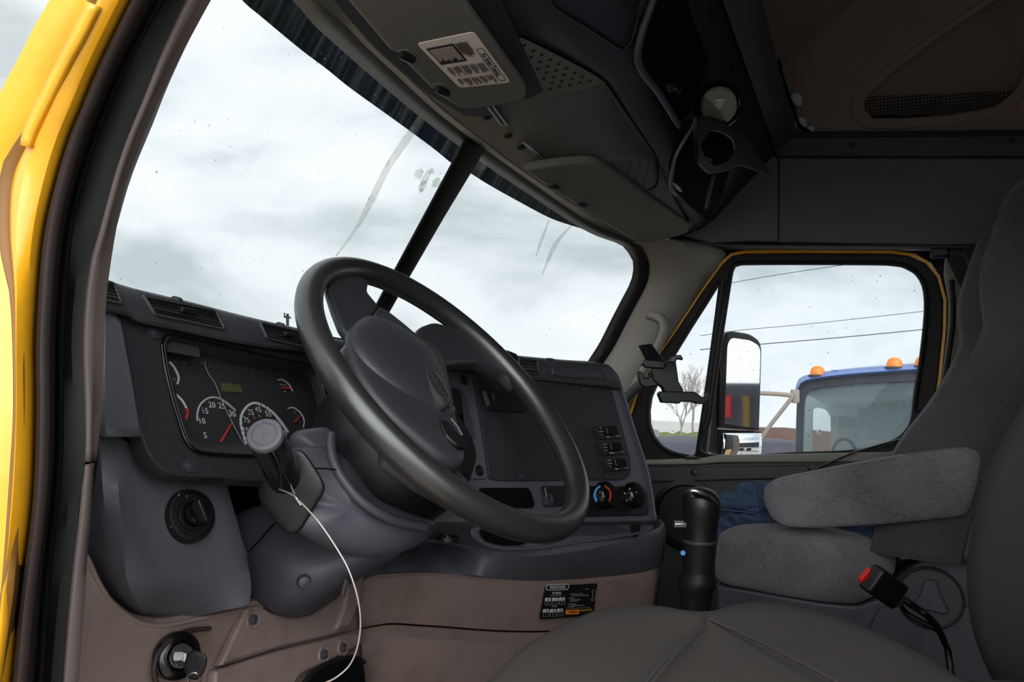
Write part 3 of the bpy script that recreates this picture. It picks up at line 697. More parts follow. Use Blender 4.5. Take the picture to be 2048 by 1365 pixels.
N = 48
H0 = [hit(p.x, p.y, SW, -.012) for p in crv([V(p) for p in h0], N)]
H1 = [hit(p.x, p.y, SA, -.0) for p in crv([V(p) for p in h1], N)]
H1b = [a.lerp(b, .45)+V((0, 0, .004)) for a, b in zip(H0, H1)]
H2 = [hit(p.x, p.y, SA) for p in crv([V(p) for p in h2], N)]
H3 = [hit(p.x, p.y, SA) for p in crv([V(p) for p in h3], N)]
# seam line where the rear-facing part ends: straight across the cab
xs = [H3[i].x for i in range(N)]
H5 = []
for i in range(N):
    u = i/(N-1); x = -.45+(.86+.45)*u
    H5.append(V((x, -.215, 1.60)))
H4 = [a.lerp(b, .12)+V((0, -.012, 0)) for a, b in zip(H3, H5)]
vs, fs = grid([back(H0, (0, .03, .03)), H0, H1b, H1]); mobj('windshield_rail', vs, fs, 'console_grey', oc, solid=.004)
vs, fs = grid([H1, [a.lerp(b, .5) for a, b in zip(H1, H2)], H2]); mobj('console_panel', vs, fs, 'console_grey', oc, solid=.004)
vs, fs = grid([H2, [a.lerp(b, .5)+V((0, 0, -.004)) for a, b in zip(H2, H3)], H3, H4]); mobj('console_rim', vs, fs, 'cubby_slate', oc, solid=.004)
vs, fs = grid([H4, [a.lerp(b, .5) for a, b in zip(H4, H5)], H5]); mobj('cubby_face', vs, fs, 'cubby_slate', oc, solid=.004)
box('console_end', (-.735, -.03, 1.545), (.60, .40, .13), 'headliner_slate', oc, bevel=.02)
def SB(P):   # mean surface of the cubby face, for the fittings on it
    best = None
    for i in range(0, N-1, 2):
        a, b = H4[i], H5[i]
        d = abs(P[0]-(a.x+b.x)/2)
        if best is None or d < best[0]: best = (d, a, b)
    _, a, b = best; dy = (b.z-a.z); s = (P[2]-a.z)/dy
    return P[1]-(a.y+(b.y-a.y)*s)
BB = hit(1440, 210, PY(-.16))
def PBf(P): return P[1]-(-.125-.55*(P[2]-1.44))
# front beam between the console and the raised roof
g = [H5, [p+V((0, -.012, .004)) for p in H5], [p+V((0, -.05, .03)) for p in H5], [p+V((0, -.065, .065)) for p in H5], [p+V((0, -.04, .11)) for p in H5], [p+V((0, .2, .13)) for p in H5]]
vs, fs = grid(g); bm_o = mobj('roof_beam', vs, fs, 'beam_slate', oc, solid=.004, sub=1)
tube('seam_line', [p+V((0, -.0065, 0)) for p in H5[2:]], .0025, 'void', oc, n=6)
# panel outlines and grilles on the underside
def SAl(P): return SA(P)+.005

tube('panel_seam', hits([(1030, 72), (1045, 73), (1120, 110), (1200, 155), (1216, 172), (1250, 222), (1290, 280), (1313, 318), (1316, 360), (1310, 375), (1298, 380)], lambda P: SA(P)+.006), .0016, 'void', oc, k=50, n=6)
gr = plate('grille', rnd([V(p) for p in [(1032, 78), (1048, 78), (1120, 114), (1196, 152), (1206, 166), (1180, 178), (1092, 196)]], 3), SAl, .004, 'console_grey', oc, lift=.002, bevel=.001)
def dimples(rows, S, parent, r=.0028):
    for (x, y) in rows:
        P = hit(x, y, S); u, v, n = basis(S, P)
        vs, fs = lathe('', P+n*.0022, n, [(r*1.25, 0), (r, .0006), (r*.7, -.0008), (.0001, -.0014)], 'black', n=10, only=True)
        mobj('grille_hole', vs, fs, 'black', parent, angle=80)
pts = []
for (x, y) in ((163, 300), (225, 338), (282, 366), (340, 399), (397, 429), (450, 459), (505, 489), (560, 515), (612, 545), (209, 383), (268, 414), (323, 445), (380, 474), (434, 502), (489, 531), (540, 557), (258, 461), (311, 489), (366, 517), (420, 546), (475, 572), (296, 530), (352, 557), (405, 583), (338, 600)):
    pts.append((1000+x/3.413, y/3.413))
dimples(pts, SAl, gr)
gr2 = plate('grille', rnd([V(p) for p in [(1213, 320), (1306, 321), (1308, 345), (1296, 372), (1285, 376)]], 3), SAl, .004, 'console_grey', oc, lift=.002, bevel=.001)
pts = []
for cx, y0, n_ in ((928, 505, 1), (998, 505, 3), (1072, 505, 5), (1150, 500, 8), (1228, 495, 9)):
    for k_ in range(n_): pts.append((1000+(cx-k_*7-(k_ % 2)*4)/4.096, 200+(y0+k_*24)/4.096))
dimples(pts, SAl, gr2, .002)
# small fittings on the front rail
for p in ((975, 236), (1017, 274), (1043, 297)): screw(p[0], p[1], lambda P: SA(P)+.007, oc, .006, 'black')
for a, b in (((975, 213), (1003, 250)), ((985, 211), (1014, 250)), ((1045, 283), (1080, 318)), ((1053, 288), (1092, 322))):
    tube('metal_clip', [hit(a[0], a[1], lambda P: SA(P)+.009), hit(b[0], b[1], lambda P: SA(P)+.006)], .002, 'steel', oc, n=8)
# shallow cubby (upper left) and deep cubby
def recess(name, px, S, depth, parent, mat_in='void', rim=.006, mat_rim='slate_dark', seam=True):
    P0 = hit(px[0][0], px[0][1], S); u, v, n = basis(S, P0)
    lp = hits(px, S); c = sum(lp, V((0, 0, 0)))/len(lp)
    r0 = [p+n*.002 for p in lp]; r1 = [c+(p-c)*.95-n*depth*.25+n*.002 for p in lp]; r2 = [c+(p-c)*.92-n*depth for p in lp]
    vs, fs = grid([r0, r1, r2], True); fs.append(tuple(range(2*len(lp), 3*len(lp))))
    return mobj(name, vs, fs, mat_in, parent, angle=50)
tube('cubby_lid_edge', hits([(1098, -8), (1104, 6), (1122, 22), (1180, 58), (1232, 92), (1248, 98), (1260, 88), (1272, 55), (1285, -5)], lambda P: SA(P)+.009), .003, 'black', oc, k=40, n=8)
cub = rnd([V(p) for p in [(1312, -30), (1282, 60), (1275, 118), (1290, 150), (1325, 200), (1358, 252), (1385, 215), (1400, 165), (1416, 120), (1395, 60), (1360, -40)]], 10, 4)
plate('cubby_recess', cub, PBf, .004, 'void', oc, lift=.03)
tube('cubby_rim', hits([(1310, -10), (1290, 45), (1278, 90), (1276, 120), (1288, 148), (1320, 190), (1350, 238), (1360, 252)], shift(PBf, (0, -.045, 0))), .006, 'slate_dark', oc, k=30)
hook = hit(1344, 176, shift(PBf, (0, -.05, 0))); u, v, n = basis(PBf, hook)
lathe('coat_hook', hook, n, [(.008, -.01), (.008, .002), (.005, .004), (.004, .012), (.007, .016), (.0001, .017)], 'black', oc, n=14)
for p in ((1421, 27), (1465, 137)): 
    P = hit(p[0], p[1], shift(PBf, (0, -.03, 0))); box('clip_slot', P, (.012, .004, .004), 'void', oc)
# dome lamp
Pd = hit(1437, 212, shift(PBf, (0, -.06, 0))); n = (-ray(1437, 212).normalized()+V((0, 0, -.15))).normalized(); v = V((0, 0, 1))
dl = thing('dome_lamp', Pd, 'round clear dome lamp set in the overhead console above the open flap', 'lamp')
lathe('housing', Pd, n, [(.046, -.03), (.046, .004), (.042, .009), (.038, .006), (.036, -.008), (.0001, -.01)], 'black_gloss', dl)
lathe('reflector', Pd+v*.004, n, [(.035, .007), (.033, .010), (.024, .004), (.012, .002), (.0001, .002)], 'visor_grey', dl)
lathe('lens', Pd, n, [(.036, .009), (.034, .016), (.024, .024), (.0001, .028)], 'lens_clear', dl)
# open compartment and its hanging flap
opn = rnd([V(p) for p in [(1372, 240), (1352, 290), (1340, 330), (1343, 372), (1372, 405), (1420, 448), (1448, 380), (1462, 330), (1470, 270), (1420, 238)]], 8, 4)
plate('compartment_recess', opn, PBf, .004, 'void', oc, lift=.05)
fl = shift(PBf, (0, -.10, 0))
fo = [(1398, 236), (1432, 236), (1462, 252), (1492, 268), (1512, 298), (1541, 344), (1536, 351), (1500, 338), (1478, 332), (1452, 344), (1418, 350), (1398, 330)]
fi = [(1420, 262), (1448, 268), (1466, 282), (1470, 305), (1455, 322), (1430, 330), (1414, 318), (1402, 290)]
plate('flap', rnd([V(p) for p in fo], 6, 3), fl, .014, 'black', oc, holes=[rnd([V(p) for p in fi], 6, 3)], bevel=.003)
tube('flap_arm', hits([(1428, 352), (1420, 380), (1413, 416)], fl), .004, 'slate_dark', oc)
tube('opening_rim', hits([(1396, 236), (1375, 270), (1352, 310), (1344, 345), (1342, 375), (1352, 390)], shift(PBf, (0, -.06, 0))), .004, 'slate', oc, k=20)
tag(plate('torn_foam', [(1345, 365), (1353, 368), (1362, 377), (1366, 384), (1361, 385), (1352, 378)], shift(PBf, (0, -.06, 0)), .006, 'fluff', None, bevel=.001), 'small white torn foam edge showing in the open console compartment', 'torn foam')
P = hit(1407, 325, shift(PBf, (0, -.065, 0))); tag(mobj('yellow_connector', *merge([boxvf(P, AX, (.016, .02, .016)), boxvf(P+V((0, -.012, .0)), AX, (.010, .008, .010))]), 'orange_seam', None), 'small yellow plug inside the open console compartment', 'plug')
# white scraps of insulation behind the beam
rng = random.Random(5)
def scrap(cx, cy, rx, ry, label, S):
    lp = []
    for i in range(26):
        q = 2*math.pi*i/26; k = .75+.4*rng.random(); lp.append(hit(cx+rx*k*math.cos(q), cy+ry*k*math.sin(q), S))
    nrm_ = basis(S, lp[0])[2]; tag(pillow('insulation_scrap', lp, nrm_, .012, .01, 'fluff', None, rings=4), label, 'insulation')
scrap(1590, 199, 15, 14, 'larger white tuft of torn insulation behind the roof beam', PX(.90))
scrap(1602, 246, 13, 13, 'lower crumpled white tuft of insulation in the corner of the ledge', PX(.90))
scrap(1620, 258, 9, 6, 'smallest scrap of white insulation lying on the ledge corner', PX(.895))
tube('ragged_edge', [hit(x, y, PX(.87)) for x, y in ((1556, -20), (1550, 50), (1549, 95), (1556, 115), (1562, 145), (1570, 172), (1578, 195), (1586, 214), (1592, 236), (1600, 254), (1620, 264))], [.004, .005, .003, .006, .004, .006, .004, .006, .004, .006, .004], 'void', oc, n=7)

plate('visor_gap_shade', [(935, -40), (985, -40), (1022, 40), (1086, 181), (1080, 186), (1050, 200), (1040, 150), (920, -20)], SAl, .003, 'panel_black', oc, lift=.0025)  # dark plates stand in for the shadow bands along the visor edges
plate('visor_gap_shade', [(1150, 322), (1195, 320), (1290, 392), (1385, 462), (1388, 472), (1370, 474), (1300, 420), (1196, 345)], SAl, .003, 'panel_black', oc, lift=.0025)
plate('visor_gap_shade', [(655, -20), (693, -10), (790, 104), (925, 218), (1000, 210), (1000, 236), (930, 232), (860, 190), (770, 112), (700, 40)], SAl, .003, 'slate_dark', oc, lift=.0025)
# ================================================================== SUN VISORS
def SVis(P): return SA(P)+.028
v1 = thing('sun_visor', hit(880, 110, SVis), 'driver side sun visor folded up, carrying a white printed safety label', 'sun visor')
ou = rnd([V(p) for p in [(590, -110), (930, 222), (1000, 212), (1052, 198), (1058, 184), (1040, 150), (925, 0), (860, -90)]], [4, 12, 8, 10, 6, 8, 0, 0], 4)
ou = rnd([V(p) for p in [(600, -95), (693, 0), (779, 101), (786, 106), (802, 112), (812, 128), (862, 178), (880, 190), (898, 206), (926, 221), (1000, 212), (1046, 200), (1057, 190), (1052, 176), (925, 0), (868, -80)]], [0, 0, 4, 3, 4, 5, 4, 3, 5, 8, 8, 6, 6, 6, 0, 0], 4)
plate('visor_panel', ou, SVis, .020, 'visor_grey', v1, bevel=.006)
for (x, y) in ((812, 118), (883, 186)):
    plate('hinge_recess', rnd([V(p) for p in [(x-20, y-16), (x+6, y-18), (x+22, y-6), (x+30, y+8), (x+20, y+6), (x+4, y+10), (x-8, y+2)]], 4, 3), SVis, .002, 'console_grey', v1, lift=.0015)
    P = hit(x-2, y-3, shift(SVis, (0, 0, -.004))); lathe('hinge_pin', P-V((.012, 0, 0)), (1, -.25, 0), [(.006, 0), (.0065, .004), (.0065, .022), (.005, .026), (.0001, .026)], 'black', v1, n=12)
lab = plate('safety_label', rnd([V(p) for p in [(833, 88), (948, 64), (1022, 165), (919, 176)]], 9, 4), SVis, .0012, 'label_paper', v1, lift=.0014)
def lm(u, v):   # label coordinates 0..1 from the four corners
    a, b, c, d = V((833, 88)), V((948, 64)), V((1022, 165)), V((919, 176))
    return (a*(1-u)+b*u)*(1-v)+(d*(1-u)+c*u)*v
def lquad(u0, v0, u1, v1_, mat, name, lift=.0028):
    q = [lm(u0, v0), lm(u1, v0), lm(u1, v1_), lm(u0, v1_)]; S2 = SVis
    P = hits(q, S2); nn = basis(S2, P[0])[2]; P = [p+nn*lift for p in P]
    Q = [p-nn*.0006 for p in P]
    return P+Q, [(0, 1, 2, 3), (7, 6, 5, 4), (0, 4, 5, 1), (1, 5, 6, 2), (2, 6, 7, 3), (3, 7, 4, 0)]
mobj('black_box', *lquad(.09, .10, .56, .46, 'ink', ''), 'panel_black', lab, smooth=False)
rng = random.Random(11)
ls = []
for i in range(13):
    u0 = .12+.032*i
    ls.append(lquad(u0, .13, u0+.012, .43-.1*rng.random(), '', '', .0036))
mobj('fine_print', *merge(ls), 'label_paper', lab, smooth=False)
ls = []
for i in range(12):
    u0 = .58+.018*i
    ls.append(lquad(u0, .10+.02*rng.random(), u0+.008, .42-.12*rng.random(), '', '', .0030))
for i in range(26):
    u0 = .12+.026*i
    if i in (3, 9, 15, 20): continue
    ls.append(lquad(u0, .52+.03*rng.random(), u0+.011, .74-.08*rng.random(), '', '', .0030))
    ls.append(lquad(u0, .78+.02*rng.random(), u0+.011, .95-.08*rng.random(), '', '', .0030))
mobj('fine_print', *merge(ls), 'ink', lab, smooth=False)
q = [lm(.84, .28), lm(.96, .28), lm(.96, .92), lm(.84, .92)]
qq = rnd(q, 4, 4); P = hits(qq, SVis); nn = basis(SVis, P[0])[2]
tube('title_outline', [p+nn*.003 for p in P]+[P[0]+nn*.003], .0005, 'panel_black', lab, n=6)
c = lm(.90, .6); d = lm(.90, .9)-lm(.90, .3)
textobj('lettering', 'Air Brake Training', c.x, c.y, SVis, 13, 'panel_black', lab, dirpx=(d.x*.3, d.y*.3), lift=.003)

v2 = thing('sun_visor', hit(1220, 400, SVis), 'passenger side sun visor folded up, plain and unlabelled', 'sun visor')
ou = rnd([V(p) for p in [(1048, 341), (1120, 330), (1172, 326), (1196, 328), (1240, 356), (1380, 452), (1378, 466), (1330, 480), (1285, 488), (1257, 478), (1205, 444), (1170, 424), (1155, 418), (1150, 410), (1116, 388), (1104, 382), (1096, 374)]], [5, 4, 6, 8, 0, 8, 6, 8, 10, 5, 3, 3, 3, 3, 3, 3, 3], 4)
plate('visor_panel', ou, SVis, .020, 'visor_grey', v2, bevel=.006)
for (x, y) in ((1110, 377), (1166, 413)):
    plate('hinge_recess', rnd([V(p) for p in [(x-18, y-8), (x+4, y-8), (x+22, y+4), (x+16, y+6), (x+2, y+8), (x-8, y+2)]], 3, 3), SVis, .002, 'console_grey', v2, lift=.0015)
    P = hit(x-2, y-1, shift(SVis, (0, 0, -.004))); lathe('hinge_pin', P-V((.012, 0, 0)), (1, -.25, 0), [(.006, 0), (.0065, .004), (.0065, .022), (.005, .026), (.0001, .026)], 'black', v2, n=12)
# ================================================================== DASHBOARD
da = thing('dashboard', (0, .45, .3), 'slate grey truck dashboard with gauges, vents, knobs and a cup holder tray', 'dashboard')
# ---- top pad with the vent band (driver side)
PDv = shift(PD, (0, -.012, 0))
top = [(160, 546), (205, 558), (260, 575), (300, 585), (380, 604), (460, 625), (530, 642), (600, 658), (660, 676), (740, 690), (800, 696)]
bot = [(160, 612), (205, 622), (258, 632), (285, 646), (370, 664), (452, 682), (528, 695), (600, 703), (660, 712), (740, 724), (800, 730)]
N = 60
A = [hit(p.x, p.y, PDv) for p in crv([V(p) for p in top], N)]
B = [hit(p.x, p.y, PDv) for p in crv([V(p) for p in bot], N)]
mid = [a.lerp(b, .5)+V((0, -.008, 0)) for a, b in zip(A, B)]
vs, fs = grid([[p+V((0, max(.05, .265+.74*(1.38-p.z)-.28*p.x**2-p.y-.015), .004)) for p in A], [p+V((0, .04, .004)) for p in A], A, [a.lerp(b, .12)+V((0, -.006, 0)) for a, b in zip(A, B)], mid, [a.lerp(b, .9)+V((0, -.004, 0)) for a, b in zip(A, B)], B, [p+V((0, .02, -.002)) for p in B]])
pad = mobj('dash_pad', vs, fs, 'charcoal', da, solid=.004)
# centre wing pad
PRv = shift(PR, (0, -.012, 0))
top = [(870, 688), (930, 700), (985, 708), (1040, 714), (1100, 720), (1160, 725), (1208, 728), (1222, 734), (1232, 748)]
bot = [(870, 735), (930, 742), (985, 748), (1040, 756), (1100, 763), (1160, 769), (1212, 774), (1226, 776), (1238, 780)]
A = [hit(p.x, p.y, PRv) for p in crv([V(p) for p in top], N)]
B = [hit(p.x, p.y, PRv) for p in crv([V(p) for p in bot], N)]
vs, fs = grid([[p+V((0, max(.05, .265+.74*(1.38-p.z)-.28*p.x**2-p.y-.015), .004)) for p in A], [p+V((0, .03, .004)) for p in A], A, [a.lerp(b, .12)+V((0, -.005, 0)) for a, b in zip(A, B)], [a.lerp(b, .5)+V((0, -.008, 0)) for a, b in zip(A, B)], [a.lerp(b, .9)+V((0, -.004, 0)) for a, b in zip(A, B)], B, [p+V((0, .02, -.002)) for p in B]])
mobj('dash_pad', vs, fs, 'charcoal', da, solid=.004)
plate('dash_cover', [(560, 655), (700, 680), (930, 700), (930, 760), (700, 760), (560, 720)], PY(.33), .02, 'charcoal', da)
def vent(quad, S, n, parent, lift=.022, knob=True, seg=None):
    """louvred outlet: frame, dark throat and n slats"""
    a, b, c, d = [V(q) for q in quad]   # tl tr br bl
    S2 = shift(S, (0, -lift, 0))
    grow = lambda q, k: [sum([V(x) for x in q], V((0, 0)))/4+(V(x)-sum([V(y) for y in q], V((0, 0)))/4)*k for x in q]
    o = grow(quad, 1.10); 
    fr_ = plate('vent_frame', rnd(o, 6, 3), S2, .016, 'charcoal', parent, holes=[rnd(quad, 5, 3)], bevel=.002)
    mobj('vent_throat', *[x for x in grid([hits([a, b], shift(S, (0, -.0105, 0))), hits([d, c], shift(S, (0, -.0105, 0)))])], 'void', fr_)
    for i in range(n):
        v_ = (i+.5)/n
        p, q = a.lerp(d, v_), b.lerp(c, v_)
        P, Q = hit(p.x, p.y, S2), hit(q.x, q.y, S2)
        dv = .0016
        vs, fs = grid([[P+V((0, .002, dv)), Q+V((0, .002, dv))], [P+V((0, .009, -dv*2)), Q+V((0, .009, -dv*2))], [P+V((0, .009, -dv*3.2)), Q+V((0, .009, -dv*3.2))], [P+V((0, .002, -dv)), Q+V((0, .002, -dv))]])
        vs.append(vs[0]); 
        mobj('louver', vs[:-1], fs+[(0, 1, 7, 6)], 'slate_dark' if seg else 'black', fr_, solid=0)
    if knob:
        p = a.lerp(b, .52).lerp(d.lerp(c, .52), .42); P = hit(p.x, p.y, S2)
        mobj('vent_tab', *boxvf(P+V((0, -.002, 0)), AX, (.022, .006, .006)), 'black', fr_, bevel=.001)
        p = a.lerp(b, .5); P = hit(p.x, p.y-3, S2)
        lathe('vent_wheel', P+V((-.005, .006, 0)), (1, .3, 0), [(.0001, 0), (.006, 0), (.006, .010), (.0001, .010)], 'black', fr_, n=16)
    return fr_
vent([(170, 552), (229, 567), (243, 605), (170, 590)], PD, 5, da, knob=False)
vent([(292, 590), (432, 622), (449, 657), (316, 629)], PD, 6, da)
vent([(525, 646), (612, 667), (628, 697), (538, 676)], PD, 5, da)
vent([(1030, 717), (1075, 721), (1078, 748), (1024, 741)], PR, 4, da, knob=False)
vent([(1108, 733), (1206, 738), (1217, 758), (1113, 751)], PR, 3, da, knob=False, seg=1)
# raised pads between the vents
def bump(px, S, name='pad_block', mat='charcoal', lift=.030):
    P0 = hit(px[0][0], px[0][1], S); u, v, n = basis(S, P0)
    lp = hits(rnd([V(p) for p in px], 5, 3), S); lp = [p+n*.012 for p in lp]
    return pillow(name, lp, n, .005, .02, mat, da, rings=5, power=4)
bump([(249, 588), (284, 598), (300, 640), (290, 648), (262, 640), (258, 608)], PD)
bump([(444, 638), (500, 653), (527, 690), (518, 696), (462, 682), (454, 657)], PD)
bump([(1079, 720), (1098, 722), (1104, 757), (1081, 754)], PR, lift=.03)
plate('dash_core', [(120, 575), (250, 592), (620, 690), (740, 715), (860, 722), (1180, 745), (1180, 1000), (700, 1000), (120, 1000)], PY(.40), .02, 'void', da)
# ---- driver instrument panel
ip = plate('instrument_panel', rnd([V(p) for p in [(214, 612), (700, 708), (700, 975), (446, 958), (338, 950), (300, 915), (286, 880)]], [2, 0, 0, 6, 30, 20, 10], 6), shift(PD, (0, .002, 0)), .02, 'panel_black', da, holes=[crv([V(p) for p in [(324, 690), (326, 680), (334, 673), (346, 672), (440, 692), (560, 718), (625, 732), (637, 745), (652, 800), (660, 856), (662, 905), (640, 913), (498, 912), (410, 907), (388, 899), (372, 882), (360, 850), (344, 794), (330, 735)]], 70, True)], bevel=.002)
for p in ((309, 666), (378, 932)): screw(p[0], p[1], PD, ip, .006, 'dark_metal')
tube('switch_slot', hits([(404, 958), (445, 959)], PD), .002, 'black', ip, n=6)
# bezel walls of the cluster
bo = [V(p) for p in [(324, 690), (326, 680), (334, 673), (346, 672), (440, 692), (560, 718), (625, 732), (637, 745), (652, 800), (660, 856), (662, 905), (640, 913), (498, 912), (410, 907), (388, 899), (372, 882), (360, 850), (344, 794), (330, 735)]]
bi = [V(p) for p in [(336, 716), (334, 708), (338, 703), (350, 702), (445, 722), (540, 742), (598, 752), (615, 762), (640, 812), (650, 860), (652, 892), (632, 896), (498, 890), (404, 886), (390, 877), (378, 862), (370, 842), (356, 798), (342, 745)]]
n_ = 80
ro = [hit(p.x, p.y, shift(PD, (0, -.002, 0))) for p in crv(bo, n_, True)]
ri = [hit(p.x, p.y, PG) for p in crv(bi, n_, True)]
rm = [a.lerp(b, .06)+V((0, -.004, 0)) for a, b in zip(ro, ri)]
bz = mobj('cluster_bezel', *grid([[p+V((0, .006, 0)) for p in ro], ro, rm, ri], True), 'charcoal', da)
tube('bezel_edge', ro+[ro[0]], .0022, 'black_gloss', bz, n=8)
cl = plate('gauge_cluster', [(300, 680), (700, 755), (700, 930), (360, 930)], PG, .004, 'panel_black', da)
plate('hood_window', rnd([V(p) for p in [(334, 690), (345, 684), (398, 694), (400, 715), (336, 703)]], 4), shift(PD, (0, .008, 0)), .002, 'charcoal', bz)
T = lambda s, x, y, sz, m='white_print', p=cl, d=(10, 1.2): textobj('lettering', s, x, y, PG, sz, m, p, dirpx=d)
for s, x, y in (('5', 410, 872), ('10', 403, 843), ('15', 409, 823), ('20', 423, 811), ('25', 443, 813), ('30', 464, 829)): T(s, x, y, 19)
for s, x, y in (('15', 491, 862), ('25', 493, 841), ('35', 501, 826), ('45', 516, 820), ('55', 536, 829), ('65', 556, 846), ('75', 567, 868)): T(s, x, y, 18)
def dial(name, pts, w, needle=None, red=None, hub=None):
    o = strip(name, pts, PG, w, 'white_print', cl, n=30)
    if red: strip('red_band', red, PG, w, 'red_print', o, n=10)
    if needle:
        a, b = needle; q = (V(b)-V(a)).normalized(); w_ = V((-q.y, q.x))
        a, b = V(a), V(b)
        P = [hit(p.x, p.y, PG) for p in (a-w_*1.9, b-w_*.9, b+w_*.9, a+w_*1.9)]
        nn = basis(PG, P[0])[2]; vs = [p+nn*.004 for p in P]+[p+nn*.0028 for p in P]
        mobj('needle', vs, [(0, 1, 2, 3), (7, 6, 5, 4), (0, 4, 5, 1), (1, 5, 6, 2), (2, 6, 7, 3), (3, 7, 4, 0)], 'red_print', o, smooth=False)
    return o
d1 = dial('dial', [(394.5, 842), (394.5, 827), (401, 809), (416.5, 797), (432, 796), (449.5, 804), (471, 822)], 3.6, ((437, 887), (461, 847)))
d2 = dial('dial', [(493, 889), (484, 862), (481, 838), (487, 822), (498, 810), (513, 807), (537, 819), (559, 841), (576, 866)], 4.6)
for k_, (pts, w_) in enumerate((([(338, 724), (347, 734), (354, 747), (357, 758), (354, 769)], 4), ([(352, 790), (364, 802), (372.5, 817)], 4), ([(555, 761), (564, 760), (577, 769), (585, 783)], 2.4), ([(575, 818), (586, 816), (601, 827), (608, 842), (606, 856)], 2.4))):
    dial('dial', pts, w_, needle=(None, None, ((577, 778.5), (559, 778)), ((586, 847), (597, 833)))[k_], red=(None, [(373, 817), (375, 827), (371, 839)], None, None)[k_])
def ticks(cx, cy, r0, r1, a0, a1, n, sy=1.15):
    ls = []
    for i in range(n):
        q = math.radians(a0+(a1-a0)*i/(n-1)); d = V((math.cos(q), -math.sin(q)*sy)); p = V((-d.y, d.x)).normalized()*.45
        P = [hit(x.x, x.y, PG) for x in (V((cx, cy))+d*r0-p, V((cx, cy))+d*r1-p, V((cx, cy))+d*r1+p, V((cx, cy))+d*r0+p)]
        nn = basis(PG, P[0])[2]; vs = [x+nn*.0011 for x in P]; ls.append((vs, [(0, 1, 2, 3)]))
    return mobj('tick_marks', *merge(ls), 'panel_black', cl, smooth=False, solid=.0003)
ticks(436, 841, 33, 44, 25, 175, 24)
ticks(532, 868, 43, 54, 30, 185, 16)
T('90', 347, 760, 6, 'grey_print'); T('30', 362, 828, 6, 'grey_print'); T('F', 600, 846, 6, 'grey_print'); T('E', 589, 826, 6, 'grey_print')
T('PRIMARY', 566, 771, 5, 'grey_print'); T('AIR', 569, 784, 5, 'grey_print')
T('6', 508, 836, 8, 'orange_print'); T('12', 518, 833, 8, 'orange_print')
lcdp = plate('odometer_display', rnd([V(p) for p in [(443, 766), (480, 770), (485.5, 786), (446, 783)]], 2), PG, .003, 'lcd', cl, lift=.002)
rng = random.Random(2)
ls = []
for i in range(14):
    x = 350+i*17; y = 722+i*2.1+5*(rng.random()-.5); P = hit(x, y, PG); ls.append(boxvf(P+V((0, -.001, 0)), AX, (.006, .0006, .0035)))
mobj('warning_icons', *merge(ls), 'charcoal', cl, smooth=False)
tube('lens_reflection', [p+V((0, -.008, 0)) for p in hits([(402, 723), (400, 729), (409, 750), (421, 767), (432, 796), (449, 833), (467, 868), (480, 890)], PG)], .00055, 'grey_print', cl, k=30, n=6)  # reflection in the gauge lens, modelled as a thin pale tube
# ---- slate shell left of the panel and knee bolster
sh = lambda pts, dt: [at(p[0], p[1], p[2]) for p in pts]
seamz = 872
rowsU = [  # upper slate strip
 [(150, 560, .93), (150, 700, .93), (150, 872, .92)],
 [(185, 590, .92), (180, 720, .92), (175, 872, .90)],
 [(206, 612, None), (205, 740, None), (205, 872, None)],
 [(235, 640, None), (255, 745, None), (276, 872, None)],
 [(262, 650, None), (285, 755, None), (305, 875, None)]]
def rp(p, S, dy=0): return at(p[0], p[1], p[2]) if p[2] else hit(p[0], p[1], S)+V((0, dy, 0))
rows = [crv([rp(p, PD, -.004 if i < 4 else .014) for p in r], 12) for i, r in enumerate(rowsU)]
vs, fs = grid(rows); mobj('dash_trim', vs, fs, 'slate', da, solid=.004)
PK = lambda P: P[1] - (.250+.30*(P[2]-.75))      # knee bolster face
K = [  # columns, top to bottom; last one bends under
 [(135, 878, .97), (135, 1000, .96), (135, 1080, .96), (150, 1160, .97), (180, 1260, 1.0)],
 [(178, 878, .90), (172, 1000, .885), (165, 1100, .885), (190, 1175, .90), (240, 1245, .95)],
 [(200, 878, None), (215, 990, None), (238, 1100, None), (262, 1175, None), (290, 1244, .93)],
 [(232, 879, None), (255, 990, None), (285, 1100, None), (305, 1168, None), (330, 1238, .92)],
 [(290, 920, None), (318, 1010, None), (345, 1095, None), (365, 1158, None), (385, 1228, .93)],
 [(360, 953, None), (385, 1020, None), (405, 1090, None), (420, 1150, None), (440, 1216, .94)],
 [(444, 962, None), (463, 1030, None), (482, 1095, None), (496, 1140, None), (494, 1204, .95)]]
rows = [crv([rp(p, PK) for p in r], 20) for r in K]
rows.append([p+V((.01, .05, 0)) for p in rows[-1]])
# transpose so that rows run across, then refine
cols = list(zip(*rows)); rows2 = [crv(list(c), 26) for c in cols]
rows2.append([p+V((0, .06, .0)) for p in rows2[-1]]); rows2.insert(0, [p+V((0, .03, 0)) for p in rows2[0]])
vs, fs = grid(rows2); kb = mobj('knee_bolster', vs, fs, 'slate', da, solid=.004)
